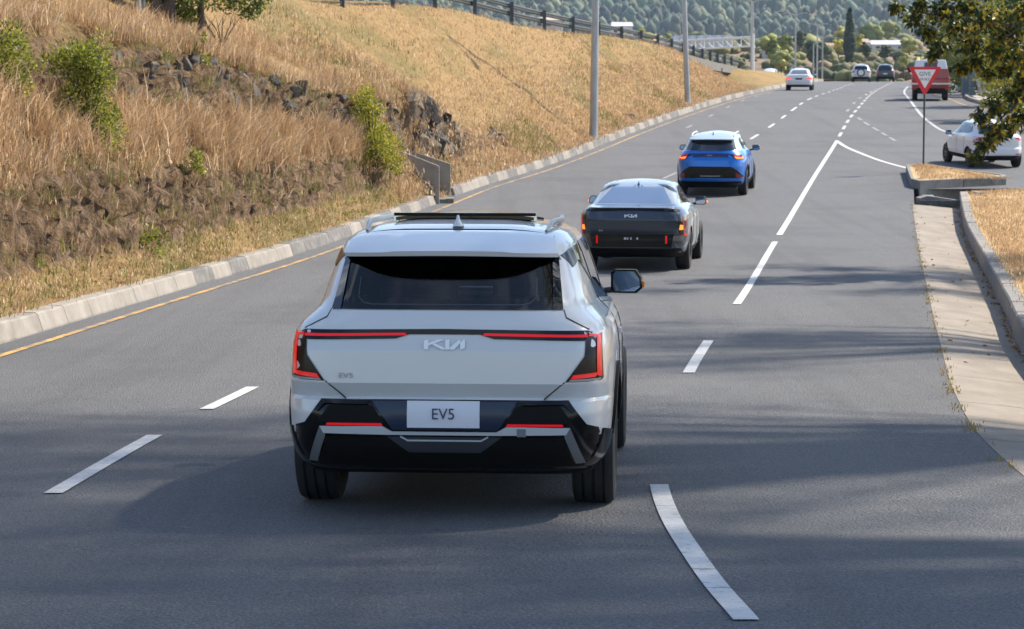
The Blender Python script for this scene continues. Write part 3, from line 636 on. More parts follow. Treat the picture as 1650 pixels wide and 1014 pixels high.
class Car:
    def __init__(s, name, label, loc, head, slope, yr, w, yf, YM, wb, pnt, n=6.0, nf=3.2, r=.34, cat='car', group=None, track=.80, tw=.225, arch=.405, seg=96, lowz=.33, roofmat=None, split=None, rimmat=None):
        s.yr, s.w, s.yf, s.YM, s.nf, s.wb, s.r = pl(yr), pl(w), pl(yf), YM, nf, wb, r
        s.n = pl(n) if isinstance(n, list) else (lambda z: n)
        s.z0, s.z1 = w[0][0], w[-1][0]
        s.root = empty(name, loc); s.root.rotation_euler = (Matrix.Rotation(-math.radians(head), 4, 'Z') @ Matrix.Rotation(math.atan(slope), 4, 'X')).to_euler()
        tag(s.root, label, cat, group)
        zs = sorted(set([round(z, 4) for t in (yr, w, yf) for z, _ in t if s.z0 <= z <= s.z1] + [round(z, 4) for z in np.arange(s.z0, s.z1, .02)] + [round(s.z1-d, 4) for d in (.004, .010)]))
        V = []; Fc = []; T = np.linspace(0, 2*math.pi, seg, endpoint=False)
        for z in zs:
            W, a, b = float(s.w(z)), YM-float(s.yr(z)), float(s.yf(z))-YM
            for t in T:
                sn, cs = math.sin(t), math.cos(t); e = 2/(float(s.n(z)) if cs > 0 else nf)
                x = W*math.copysign(abs(sn)**e, sn); y = YM-(a*abs(cs)**e if cs > 0 else -b*abs(cs)**e); V.append((x, y, z))
        for i in range(len(zs)-1):
            for k in range(seg): Fc.append((i*seg+k, i*seg+(k+1) % seg, (i+1)*seg+(k+1) % seg, (i+1)*seg+k))
        Fc.append(tuple(range(seg))[::-1]); Fc.append(tuple((len(zs)-1)*seg+k for k in range(seg)))
        me = bpy.data.meshes.new('body'); me.from_pydata(V, [], Fc); me.materials.append(pnt); me.materials.append(BLKM)
        if roofmat: me.materials.append(roofmat)
        o = bpy.data.objects.new('body', me); COL.objects.link(o)
        cut = MB()
        for yc in (0, wb):
            for sx in (-1, 1): cut.tube([(sx*(track-.16), yc, r), (sx*1.3, yc, r)], arch, 36)
        c = cut.build('cut', BLKM); md = o.modifiers.new('b', 'BOOLEAN'); md.operation = 'DIFFERENCE'; md.object = c; md.solver = 'EXACT'; md.material_mode = 'TRANSFER'
        dg = bpy.context.evaluated_depsgraph_get(); me2 = bpy.data.meshes.new_from_object(o.evaluated_get(dg))
        bpy.data.objects.remove(o); bpy.data.objects.remove(c); me2.name = 'body'
        blk = [i for i, m_ in enumerate(me2.materials) if m_ and m_.name == 'matt_black']
        if roofmat and split:
            ri = [i for i, m_ in enumerate(me2.materials) if m_ and m_.name == roofmat.name][0]
            for p in me2.polygons:
                if p.center.z > split(p.center) and p.material_index not in blk: p.material_index = ri
        for p in me2.polygons:
            if p.center.z < lowz and blk: p.material_index = blk[0]
        me2.polygons.foreach_set('use_smooth', [True]*len(me2.polygons)); me2.set_sharp_from_angle(angle=math.radians(24))
        s.body = link('body', me2, s.root)
        MB().box((0, wb/2+.12, s.z0+.02), (1.30, wb+.75, .12)).build('underbody', BLKM, s.root, bevel=.04)
        for yc in (0, wb):
            for sx in (-1, 1): s.wheel(sx*track, yc, sx, r, tw, rimmat or RIM)
    def wheel(s, x, y, sx, r, tw, rimm):
        hub = MB().tube([(-.05, 0, 0), (.03, 0, 0)], r*.42, 20).build('wheel', BLKM, s.root, smooth=40); hub.location = (x, y, r)
        pr = [(-.42, .62), (-.5, .70), (-.5, .86), (-.46, .955), (-.36, .995)]
        gro = [(-.27, 1.0), (-.255, .965), (-.215, .965), (-.20, 1.0), (-.035, 1.0), (-.02, .965), (.02, .965), (.035, 1.0), (.20, 1.0), (.215, .965), (.255, .965), (.27, 1.0)]
        pr = pr+gro+[(-a, b) for a, b in pr[::-1]]; n = 40; V = []; Fc = []; k = len(pr)
        for i in range(n):
            t = 2*math.pi*i/n
            for a, b in pr: V.append((a*tw, b*r*math.cos(t), b*r*math.sin(t)))
        for i in range(n):
            for j in range(k-1): Fc.append((i*k+j, ((i+1) % n)*k+j, ((i+1) % n)*k+j+1, i*k+j+1))
        mesh('tyre', V, Fc, TYRE, hub, smooth=35)
        b = MB(); ring = []
        b.tube([(sx*tw*.05, 0, 0), (sx*tw*.40, 0, 0)], r*.16, 14)
        for q in range(5):
            a = 2*math.pi*q/5; M = Matrix.Rotation(a, 4, 'X'); b.box((sx*tw*.34, 0, r*.36), (.03, r*.17, r*.56), M)
        V2 = []
        nn = 28
        for i in range(nn):
            t = 2*math.pi*i/nn
            for a, q in ((.30, .60), (.46, .62), (.46, .70), (.30, .70)): V2.append((sx*tw*a, q*r*math.cos(t), q*r*math.sin(t)))
        b.add(V2, [(i*4+j, ((i+1) % nn)*4+j, ((i+1) % nn)*4+(j+1) % 4, i*4+(j+1) % 4) for i in range(nn) for j in range(4)])
        b.build('rim', rimm, hub, smooth=40)
    def ry(s, x, z):
        t = min(abs(x)/float(s.w(z)), .9985); n = float(s.n(z)); return s.YM-(s.YM-float(s.yr(z)))*(1-t**n)**(1/n)
    def sx(s, y, z):
        if y < s.YM: t = min((s.YM-y)/(s.YM-float(s.yr(z))), .999); n = float(s.n(z))
        else: t = min((y-s.YM)/(float(s.yf(z))-s.YM), .999); n = s.nf
        return float(s.w(z))*(1-t**n)**(1/n)
    def tz(s, x, y):
        lo, hi = s.z1-.5, s.z1
        for _ in range(26):
            m = (lo+hi)/2
            ok = float(s.yr(m)) < y < float(s.yf(m)) and abs(x) < s.sx(y, m)
            lo, hi = (m, hi) if ok else (lo, m)
        return lo
    def map(s, side, a, b, off):
        if side == 'rear': return (a, s.ry(a, b)-off, b)
        if side == 'front':
            t = min(abs(a)/float(s.w(b)), .9985); return (a, s.YM+(float(s.yf(b))-s.YM)*(1-t**s.nf)**(1/s.nf)+off, b)
        if side == 'top': return (a, b, s.tz(a, b)+off)
        sg = 1 if side == 'right' else -1; return (sg*(s.sx(a, b)+off), a, b)
    def panel(s, name, poly, m, side='rear', off=.004, depth=.012, parent=None, grid=.05, smooth=30, label=None):
        P = []
        for i in range(len(poly)):
            a, b = poly[i], poly[(i+1) % len(poly)]; k = max(1, int(math.dist(a, b)/grid))
            for j in range(k): P.append((a[0]+(b[0]-a[0])*j/k, a[1]+(b[1]-a[1])*j/k))
        nb = len(P); xs_ = [p[0] for p in P]; ys_ = [p[1] for p in P]; I = []
        def inside(x, y):
            c = False
            for i in range(nb):
                (x0, y0), (x1, y1) = P[i], P[(i+1) % nb]
                if (y0 > y) != (y1 > y) and x < (x1-x0)*(y-y0)/(y1-y0)+x0: c = not c
            return c
        for gx in np.arange(min(xs_)+grid/2, max(xs_), grid):
            for gy in np.arange(min(ys_)+grid/2, max(ys_), grid):
                if inside(gx, gy) and min(math.dist((gx, gy), p) for p in P) > grid*.45: I.append((float(gx), float(gy)))
        vs, es, fs, *_ = delaunay_2d_cdt([Vector(p) for p in P+I], [(i, (i+1) % nb) for i in range(nb)], [], 1, 1e-5)
        V = [s.map(side, v[0], v[1], off) for v in vs]; nv = len(V); Fc = [tuple(f) for f in fs]
        cnt = {}
        for f in Fc:
            for i in range(len(f)):
                e = (f[i], f[(i+1) % len(f)]); cnt[e] = 1
        B = [e for e in cnt if (e[1], e[0]) not in cnt]
        V += [s.map(side, v[0], v[1], off-depth) for v in vs]
        Fc += [(b, a, a+nv, b+nv) for a, b in B]
        o = mesh(name, V, Fc, m, parent or s.root)
        bm = bmesh.new(); bm.from_mesh(o.data); bmesh.ops.delete(bm, geom=[v for v in bm.verts if not v.link_faces], context='VERTS'); bmesh.ops.recalc_face_normals(bm, faces=bm.faces)
        ctr = sum((f.calc_center_median() for f in bm.faces), Vector())/len(bm.faces); f0 = bm.faces[:][0]
        # make the front face look outwards
        want = {'rear': Vector((0, -1, 0)), 'front': Vector((0, 1, 0)), 'top': Vector((0, 0, 1)), 'left': Vector((-1, 0, 0)), 'right': Vector((1, 0, 0))}[side]
        tot = sum((f.normal*f.calc_area() for f in bm.faces), Vector())
        if tot.dot(want) < 0: bmesh.ops.reverse_faces(bm, faces=bm.faces)
        bm.to_mesh(o.data); bm.free()
        o.data.polygons.foreach_set('use_smooth', [True]*len(o.data.polygons)); o.data.set_sharp_from_angle(angle=math.radians(smooth))
        if label: o['label'] = label
        return o
    def both(s, name, poly, m, side='rear', **k):
        if side == 'rear': return s.panel(name, poly, m, **k), s.panel(name, [(-a, b) for a, b in poly][::-1], m, **k)
        return s.panel(name, poly, m, 'right', **k), s.panel(name, poly, m, 'left', **k)
    def line(s, name, pts, wd, m, side='rear', off=.0035, parent=None, depth=.006):
        L = [Vector(p) for p in pts]; out = []; A = []; B = []
        for i, p in enumerate(L):
            d = (L[min(i+1, len(L)-1)]-L[max(i-1, 0)]).normalized(); nr = Vector((-d.y, d.x))*wd/2; A.append(tuple(p+nr)); B.append(tuple(p-nr))
        return s.panel(name, A+B[::-1], m, side, off=off, depth=depth, parent=parent, grid=.04)
    def mirror(s, x, y, z, w_=.21, h=.155, amber=True, body=None, yaw=8):
        for sg in (-1, 1):
            hs = MB(); M = Matrix.Translation((sg*x, y, z)) @ Matrix.Rotation(sg*math.radians(-yaw), 4, 'Z')
            prof = [(-.5, -.30), (-.42, -.5), (.30, -.5), (.5, -.28), (.46, .15), (.28, .5), (-.38, .5), (-.5, .36)]
            P = [(sg*a*w_, b*h) for a, b in prof]; n = len(P); V = []
            for (dy, sc) in ((-.035, .93), (-.03, 1.0), (.03, 1.0), (.10, .6)): V += [tuple(M @ Vector((a*sc, dy, b*sc))) for a, b in P]
            Fc = [tuple(range(n)), tuple(range(3*n, 4*n))[::-1]]+[(i*n+k, i*n+(k+1) % n, (i+1)*n+(k+1) % n, (i+1)*n+k) for i in range(3) for k in range(n)]
            hs.add(V, Fc); mo = hs.build('mirror', body or BLKG, s.root, smooth=35)
            g = MB(); g.add([tuple(M @ Vector((a*.86, -.0375, b*.84))) for a, b in P], [tuple(range(n))]); g.build('mirror_glass', MIRR, mo)
            MB().tube([M @ Vector((-sg*w_*.40, .02, -h*.36)), (sg*(x-.24), y+.06, z-h*.5)], .022, 8).build('mirror_arm', BLKG, mo)
            if amber: MB().box((0, 0, 0), (.025, .05, .035), M @ Matrix.Translation((sg*w_*.49, .01, -h*.12))).build('turn_signal', AMBON if amber == 2 else mat('amber_off', (.7, .22, .03), .3), mo)
    def logo(s, cx, cz, w_, h, m, off=.006):
        def st(P, t):
            return s.panel('emblem', [(cx+a*w_, cz+b*h) for a, b in P], m, off=off, depth=.004, grid=.03)
        st([(-.5, -.5), (-.385, -.5), (-.385, .5), (-.5, .38)], 0)
        st([(-.385, -.12), (-.385, .16), (-.16, .5), (.0, .5)], 0)
        st([(-.30, .0), (-.22, .12), (.015, -.38), (.015, -.5), (-.06, -.5)], 0)
        st([(.02, -.5), (.02, .5), (.125, .5), (.125, -.5)], 0)
        st([(.13, -.5), (.13, -.30), (.36, .5), (.46, .5), (.24, -.5)], 0)
        st([(.385, .5), (.5, .5), (.5, -.36), (.385, -.5)], 0)
MIRR = mat('mirror_silver', (.35, .40, .45), .02, 1.0)

def on_rail(Y, slope=True):
    return (float(zr(Y+1.3))-float(zr(Y+.1)))/1.2

# ---- the white crossover in front
WPAINT = paint('silver_white', (.62, .625, .63), .34, .04)
ev = Car('electric_crossover', 'large silver-white crossover seen from behind, nearest car on the road', (-.318, 14.2, float(zr(14.2))), 3.9, -.03,
   yr=[(.24, -.62), (.30, -.76), (.40, -.84), (.52, -.875), (.60, -.88), (.672, -.87), (.69, -.838), (.772, -.876), (.95, -.870), (1.02, -.855), (1.08, -.838), (1.17, -.785), (1.18, -.772), (1.475, -.50), (1.52, -.45), (1.565, -.34), (1.60, -.18), (1.63, .05), (1.65, .30), (1.665, .6), (1.672, .9)],
   w=[(.24, .84), (.34, .90), (.48, .93), (.62, .937), (.88, .937), (.98, .925), (1.05, .905), (1.10, .875), (1.15, .825), (1.18, .80), (1.30, .768), (1.47, .712), (1.54, .680), (1.585, .635), (1.61, .575), (1.635, .475), (1.655, .32), (1.672, .10)],
   yf=[(.24, 3.4), (.5, 3.68), (.75, 3.68), (.90, 3.52), (.98, 3.1), (1.05, 2.62), (1.45, 1.95), (1.55, 1.75), (1.62, 1.6), (1.672, 1.35)], YM=1.15, wb=2.75, pnt=WPAINT, n=[(.2, 9), (1.06, 9), (1.16, 7), (1.22, 6), (1.7, 6)], lowz=.488, r=.365, track=.808, tw=.25, arch=.415, seg=128)
# rear glass with side trim
rg = ev.panel('rear_glass', [(-.648, 1.178), (.648, 1.178), (.602, 1.478), (-.602, 1.478)], TINT, off=.010, depth=.03)
FRIT = mat('glass_frit', (.004, .004, .005), .3)
for P in ([(-.648, 1.18), (.648, 1.18), (.64, 1.212), (-.64, 1.212)], [(-.625, 1.445), (.625, 1.445), (.605, 1.478), (-.605, 1.478)], [(-.648, 1.18), (-.585, 1.18), (-.545, 1.476), (-.603, 1.476)], [(.585, 1.18), (.648, 1.18), (.603, 1.476), (.545, 1.476)]):
    ev.panel('glass_border', P, FRIT, off=.006, depth=.003, parent=rg)
bm = bmesh.new(); bm.from_mesh(ev.body.data); dl = []
for f in bm.faces:
    c = f.calc_center_median()
    if c.y < .2 and 1.205 < c.z < 1.452 and abs(c.x) < .615-(c.z-1.2)*.16: dl.append(f)
    if c.y > 1.5 and 1.13 < c.z < 1.48 and abs(c.x) < .60: dl.append(f)
bmesh.ops.delete(bm, geom=dl, context='FACES'); bm.to_mesh(ev.body.data); bm.free()
ev.panel('windscreen', [(-.66, 1.10), (.66, 1.10), (.60, 1.50), (-.60, 1.50)], TINT, side='front', off=.008, depth=.01, grid=.08)
cab = MB().box((0, .65, .90), (1.40, 2.5, .06)).build('cabin_floor', BLKM, ev.root)
for sd_ in ('left', 'right'): ev.panel('cabin_trim', [(-.30, .93), (2.3, .93), (2.1, 1.18), (1.75, 1.50), (-.05, 1.52), (-.32, 1.42)], BLKM, side=sd_, off=-.05, depth=.004, grid=.12)
ev.panel('headlining', [(-.54, -.20), (.54, -.20), (.54, 1.62), (-.54, 1.62)], mat('headlining', (.03, .03, .032), .9), side='top', off=-.05, depth=.004, grid=.12)
SEAT = mat('seat_fabric', (.02, .02, .022), .8)
for (x, y, w_, z0, z1) in ((-.36, .30, .60, .92, 1.20), (.36, .30, .60, .92, 1.20), (-.36, 1.25, .50, .9, 1.26), (.36, 1.25, .50, .9, 1.26)):
    s_ = MB().box((x, y, (z0+z1)/2), (w_, .14, z1-z0)).build('seat', SEAT, ev.root, bevel=.05)
    MB().box((x, y+.02, z1+.10), (.27, .10, .17)).build('headrest', SEAT, s_, bevel=.04)
MB().box((0, 2.0, 1.06), (1.3, .5, .14)).build('dashboard', BLKM, ev.root, bevel=.04)
for sg in (-1, 1):
    ev.panel('glass_trim', [(sg*a, b) for a, b in [(.598, 1.18), (.652, 1.18), (.610, 1.474), (.580, 1.44)]][::sg], GLASS, off=.022, depth=.016)
ev.line('heater_frame', [(-.50, 1.35), (-.50, 1.245), (-.47, 1.215), (-.42, 1.205), (.42, 1.205), (.47, 1.215), (.50, 1.245), (.50, 1.35)], .005, mat('heater_line', (.05, .06, .07), .5), off=.0115, parent=rg, depth=.001)
ev.panel('brake_light', [(-.19, 1.452), (.19, 1.452), (.19, 1.470), (-.19, 1.470)], LENS, off=.0135, depth=.004)
# spoiler: a wedge carried over the glass
V = []; Fc = []; nxs = 33
for i in range(nxs):
    t = -1+2*i/(nxs-1); c4 = abs(t)**4; fac = .010*(1-min(1, max(0, (abs(t)-.52)/.07)))
    xt, xs2 = .612*t, .565*t
    yt = -.665+.20*c4; ys2 = -.16-.03*abs(t)**2+.0*c4; zt = 1.495-.012*t*t; zs2 = ev.tz(xs2*.96, ys2)+.004
    V += [(xs2, ys2, zs2), (xs2*.6+xt*.4, ys2*.62+yt*.38, zs2*.62+zt*.38+.022+fac), (xt, yt, zt+fac*.6), (xt, yt+.012, zt-.022), (xt*.985, ev.ry(xt*.985, 1.485)-.002, 1.462), (xs2, ys2+.02, zs2-.05)]
    if i:
        for j in range(5): Fc.append(((i-1)*6+j, (i-1)*6+j+1, i*6+j+1, i*6+j))
Fc += [tuple(range(6)), tuple((nxs-1)*6+k for k in range(6))[::-1]]
sp_ = mesh('spoiler', V, Fc, WPAINT, ev.root, smooth=28); sp_.data.materials.append(BLKM)
for p in sp_.data.polygons:
    if p.index < 5*(nxs-1) and p.index % 5 >= 3: p.material_index = 1
ev.line('panel_gap', [(-.575, -.185), (-.42, -.165), (-.30, -.135), (0, -.13), (.30, -.135), (.42, -.165), (.575, -.185)], .008, GAP, side='top', off=.006)
# sunroof, raised at its rear edge
sr = ev.panel('sunroof', [(-.42, .42), (.42, .42), (.40, 1.12), (-.40, 1.12)], BLKG, side='top', off=.028, depth=.02)
MB().box((0, .42, 1.685), (.86, .03, .018)).build('rear_lip', BLKM, sr)
MB().box((-.42, .46, 1.67), (.03, .06, .05)).build('hinge', CHROME, sr); MB().box((.42, .46, 1.67), (.03, .06, .05)).build('hinge', CHROME, sr)
ev.panel('roof_glass', [(-.44, 1.15), (.44, 1.15), (.36, 1.45), (-.36, 1.45)], BLKG, side='top', off=.012, depth=.02)
for sg in (-1, 1):
    P = []; rad = []
    for k in range(15):
        t = k/14; y = -.14+1.75*t; x = .525+.04*math.sin(math.pi*t); z = ev.tz(x-.01, min(max(y, -.10), 1.5)); lift = .030*min(1, t/.16)*min(1, (1-t)/.10)+.004
        P.append((sg*x, y, z+lift)); rad.append(.009+.009*min(1, t/.2)*min(1, (1-t)/.15))
    b = MB().tube(P, rad, 8)
    b.build('roof_rail', mat('rail_pale', (.30, .31, .32), .3, .5), ev.root, smooth=40)
# shark fin aerial
b = MB(); V = []; Fc = []
for k, (z, l, w_) in enumerate([(0, .14, .034), (.015, .12, .026), (.04, .06, .012), (.066, .03, .006)]):
    cy = -.02-.035*k/3*0+.03-.03*(1-k/3)
    for i in range(10): a = 2*math.pi*i/10; V.append((w_*math.cos(a), -.02+.02*(k/3)*-1+l/2*math.sin(a), 1.625+z))
for k in range(3):
    for i in range(10): Fc.append((k*10+i, k*10+(i+1) % 10, (k+1)*10+(i+1) % 10, (k+1)*10+i))
Fc.append(tuple(30+i for i in range(10))); b.add(V, Fc).build('aerial', WPAINT, ev.root, smooth=60)
# light bar and lamps
ev.panel('light_bar', [(-.82, 1.055), (-.775, 1.010), (-.275, 1.020), (-.195, 1.044), (.195, 1.044), (.275, 1.020), (.775, 1.010), (.82, 1.055), (.79, 1.066), (0, 1.074), (-.79, 1.066)], BLKG, off=.006)
for sg in (-1, 1):
    q = lambda P: [(sg*a, b) for a, b in P][::sg]
    ev.panel('light_strip', q([(.21, 1.038), (.222, 1.052), (.795, 1.044), (.795, 1.029)]), REDON, off=.011)
    lm = ev.panel('tail_lamp', q([(.79, 1.055), (.868, 1.048), (.880, .80), (.868, .787), (.672, .783), (.778, .925), (.783, 1.018)]), LENS, off=.009, depth=.016)
    ev.panel('light_strip', q([(.800, 1.050), (.866, 1.045), (.872, .812), (.700, .800), (.716, .822), (.846, .834), (.843, 1.032), (.800, 1.034)]), REDON, off=.014, parent=lm)
    ev.panel('reflector', q([(.69, .786), (.865, .790), (.866, .802), (.70, .798)]), mat('lens_clear', (.35, .30, .32), .3), off=.013, parent=lm)
    ev.line('panel_gap', q([(.668, .782), (.553, .684)]), .006, GAP)
    ev.line('panel_gap', q([(.655, 1.176), (.672, 1.135), (.80, 1.070)]), .006, GAP)
ev.logo(0, .989, .23, .054, mat('badge_white', (.9, .91, .92), .25, 0), off=.012)
text('EV5', .040, mat('badge_grey', (.30, .31, .33), .3, .5), ev.root, (-.55, -.882, .812), (math.pi/2, 0, 0), 'badge', 1.3)
# bumper
ev.panel('bumper', [(-.69, .681), (-.79, .548), (-.905, .508), (-.922, .46), (-.86, .30), (-.80, .262), (.80, .262), (.86, .30), (.922, .46), (.905, .508), (.79, .548), (.69, .681)], BLKG, off=.012, depth=.03)
for sg in (-1, 1):
    q = lambda P: [(sg*a, b) for a, b in P][::sg]
    ev.panel('bumper_fascia', q([(.40, .648), (.645, .648), (.715, .555), (.34, .552)]), BLKM, off=.0155)
    ev.panel('bumper_edge', q([(.42, .680), (.69, .683), (.735, .620), (.715, .612), (.668, .660), (.43, .656)]), BLKG, off=.026, depth=.014)
    ev.panel('reflector', q([(.352, .549), (.655, .549), (.664, .537), (.345, .537)]), REDON, off=.018, depth=.01)
    ev.panel('skid_leg', q([(.672, .530), (.70, .530), (.782, .318), (.728, .318), (.668, .478)]), mat('skid_shadow_grey', (.20, .21, .22), .4, .4), off=.022, depth=.02)
    for k in range(22): ev.panel('grille_rib', q([(.30+.017*k, .325), (.306+.017*k, .325), (.306+.017*k, .462), (.30+.017*k, .462)]), BLKM, off=.020, depth=.008, grid=.2) if k < 20 else None
ev.panel('plate_recess', [(-.402, .674), (-.29, .514), (.30, .514), (.408, .674)], NAVY, off=.018)
ev.panel('skid_bar', [(-.70, .530), (-.347, .534), (-.292, .503), (.292, .503), (.347, .534), (.70, .530), (.678, .490), (.30, .484), (-.30, .484), (-.678, .490)], SILV, off=.023, depth=.02)
ev.panel('lower_grille', [(-.66, .472), (.66, .472), (.72, .30), (-.72, .30)], BLKM, off=.0165)
ev.panel('lower_garnish', [(-.32, .474), (.32, .474), (.20, .382), (-.20, .382)], mat('garnish_grey', (.055, .06, .07), .4, .3), off=.020)
ev.line('garnish_line', [(-.245, .476), (-.205, .453), (.205, .453), (.245, .476)], .009, SILV, off=.026)
tow = ev.panel('tow_cover', [(.405, .478), (.455, .478), (.455, .524), (.405, .524)], mat('skid_dark', (.30, .32, .34), .4, .5), off=.0245, depth=.003)
np_ = ev.panel('number_plate', [(-.206, .527), (.198, .527), (.198, .676), (-.206, .676)], PLATE, off=.026, depth=.008)
text('EV5', .088, INK, np_, (-.004, -.9125, .602), (math.pi/2, 0, 0), 'lettering', .95)
for sd_ in ('left', 'right'):
    ev.panel('side_window', [(-.02, 1.515), (-.10, 1.44), (.62, 1.175), (2.42, 1.105), (1.93, 1.49), (1.0, 1.535), (.4, 1.53)], GLASS, side=sd_, off=.006, grid=.08)
    ev.panel('pillar_trim', [(-.36, 1.47), (-.29, 1.40), (-.08, 1.44), (.0, 1.515), (-.20, 1.50)], BLKG, side=sd_, off=.0075)
    ev.line('window_trim', [(.60, 1.168), (1.5, 1.125), (2.46, 1.095)], .022, CHROME, side=sd_, off=.012)
    ev.line('window_post', [(.36, 1.285), (.30, 1.525)], .05, BLKG, side=sd_, off=.009)
    ev.line('window_post', [(1.35, 1.14), (1.20, 1.53)], .07, BLKG, side=sd_, off=.009)
    ev.panel('side_sill', [(.44, .25), (2.30, .25), (2.30, .42), (.44, .40)], BLKM, side=sd_, off=.012)
    for yc in (0, 2.75):
        ev.line('arch_trim', [(yc+.445*math.cos(t), .365+.445*math.sin(t)) for t in np.linspace(math.radians(12), math.radians(168), 22)], .055, BLKM, side=sd_, off=.018, depth=.03)
    ev.panel('bumper_side', [(-.70, .515), (-.47, .485), (-.445, .40), (-.42, .33), (-.60, .28), (-.70, .30)], BLKG, side=sd_, off=.014)
    ev.line('door_gap', [(.48, .46), (.60, .9), (.62, 1.16)], .006, GAP, side=sd_); ev.line('door_gap', [(1.36, .30), (1.36, 1.12)], .006, GAP, side=sd_)
    ev.panel('door_handle', [(.66, .955), (.84, .955), (.84, .985), (.66, .985)], WPAINT, side=sd_, off=.02, depth=.02)
ev.mirror(.952, 2.12, 1.205, .215, .16, amber=1)

# ---- dark grey sedan
DPAINT = paint('graphite', (.040, .055, .078), .24, .35)
zY = float(zr(41.1))
sd2 = Car('fastback_sedan', 'dark grey fastback sedan with glare painted on roof and sides and lit vertical lamps', (2.12, 41.1, zY), 8.3, on_rail(41.1),
   yr=[(.24, -.72), (.30, -.86), (.38, -.92), (.50, -.93), (.62, -.925), (.70, -.955), (.86, -.990), (.875, -.988), (1.03, -.935), (1.055, -.950), (1.07, -.94), (1.082, -.80), (1.095, -.62), (1.11, -.56), (1.40, .30), (1.44, .48), (1.475, .80), (1.492, 1.0)],
   w=[(.24, .84), (.34, .90), (.50, .928), (.85, .93), (.95, .915), (1.02, .87), (1.065, .81), (1.10, .755), (1.30, .66), (1.39, .615), (1.43, .56), (1.46, .46), (1.48, .31), (1.492, .1)],
   yf=[(.24, 3.5), (.5, 3.75), (.7, 3.75), (.84, 3.4), (.95, 2.75), (1.05, 2.45), (1.38, 1.75), (1.45, 1.55), (1.492, 1.25)], YM=1.1, wb=2.82, pnt=DPAINT, n=6.5, r=.345, track=.80, tw=.24, arch=.39, roofmat=paint('glare_grey', (.40, .43, .43), .24, .3), split=lambda c: 1.11 if c.y < -.42 else .60 if c.y < 0 else -1)  # paler roof and sides hold sky and sun glare as painted colour
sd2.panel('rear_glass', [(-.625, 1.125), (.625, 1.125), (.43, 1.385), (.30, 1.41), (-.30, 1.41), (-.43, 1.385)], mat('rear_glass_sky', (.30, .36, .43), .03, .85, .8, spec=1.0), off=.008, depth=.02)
for sg in (-1, 1):
    q = lambda P: [(sg*a, b) for a, b in P][::sg]
    sd2.panel('roof_fin', q([(.33, 1.425), (.47, 1.418), (.60, 1.36), (.685, 1.262), (.60, 1.315), (.46, 1.385)]), BLKG, off=.03, depth=.04)
    lm = sd2.panel('tail_lamp', q([(.79, .975), (.885, .955), (.908, .66), (.885, .595), (.80, .62), (.775, .80)]), LENS, off=.008)
    sd2.panel('light_strip', q([(.835, .975), (.885, .955), (.908, .66), (.888, .59), (.852, .60), (.855, .70)]), REDON, off=.013, parent=lm)
    sd2.panel('turn_signal', q([(.785, .70), (.845, .70), (.845, .775), (.80, .785)]), AMBON, off=.015, parent=lm)
    sd2.panel('reflector', q([(.565, .475), (.590, .475), (.590, .605), (.565, .605)]), REDON, off=.016)
sd2.panel('boot_lip', [(-.80, 1.035), (-.60, 1.058), (0, 1.066), (.60, 1.058), (.80, 1.035), (.79, 1.012), (0, 1.035), (-.79, 1.012)], BLKG, off=.022, depth=.05)
sd2.panel('plate_recess', [(-.70, .632), (.70, .632), (.66, .41), (-.66, .41)], BLKG, off=.006)
sd2.panel('lower_bumper', [(-.86, .395), (.86, .395), (.82, .27), (-.82, .27)], BLKM, off=.010)
sd2.line('panel_gap', [(-.76, .66), (.76, .66)], .006, GAP); sd2.line('crease_trim', [(-.74, .862), (.74, .862)], .008, BLKG, off=.004)
sd2.logo(-.01, .935, .21, .052, mat('badge_lit', (.8, .82, .85), .3), off=.009)
text('EV4', .032, SILV, sd2.root, (-.51, -.960, .686), (math.pi/2, 0, 0), 'badge', 1.2)
for a, w_ in ((-.125, .035), (-.075, .02), (-.02, .022), (.085, .026)): sd2.panel('plate_mark', [(a, .540), (a+w_, .540), (a+w_, .575), (a, .575)], PLATE, off=.012, depth=.004)
for sd_ in ('left', 'right'):
    sd2.panel('side_window', [(.10, 1.20), (.55, 1.105), (2.35, 1.045), (1.80, 1.37), (1.1, 1.40), (.62, 1.37)], GLASS, side=sd_, off=.005, grid=.08)
    sd2.line('window_post', [(1.30, 1.08), (1.18, 1.39)], .07, BLKG, side=sd_, off=.008); sd2.line('window_trim', [(.06, 1.20), (.55, 1.375), (1.1, 1.412), (1.8, 1.385)], .018, CHROME, side=sd_, off=.009)
    sd2.panel('side_sill', [(.43, .25), (2.38, .25), (2.38, .36), (.43, .36)], BLKM, side=sd_, off=.010)
    sd2.line('door_gap', [(.45, .42), (.58, .9), (.56, 1.09)], .007, GAP, side=sd_); sd2.line('door_gap', [(1.33, .33), (1.33, 1.06)], .007, GAP, side=sd_)
    sd2.panel('door_handle', [(.66, .87), (.84, .87), (.84, .90), (.66, .90)], SILV, side=sd_, off=.016, depth=.016)
b = MB(); b.add([(-.02, .32, 1.405), (.02, .32, 1.405), (.012, .48, 1.44), (-.012, .48, 1.44), (0, .335, 1.475), (0, .36, 1.478)], [(0, 1, 4), (1, 2, 5, 4), (2, 3, 5), (3, 0, 4, 5)]); b.build('aerial', mat('paint_navy_fin', (.02, .05, .12), .3, 0, .8), sd2.root)
sd2.mirror(.955, 2.05, 1.08, .20, .15, amber=2)

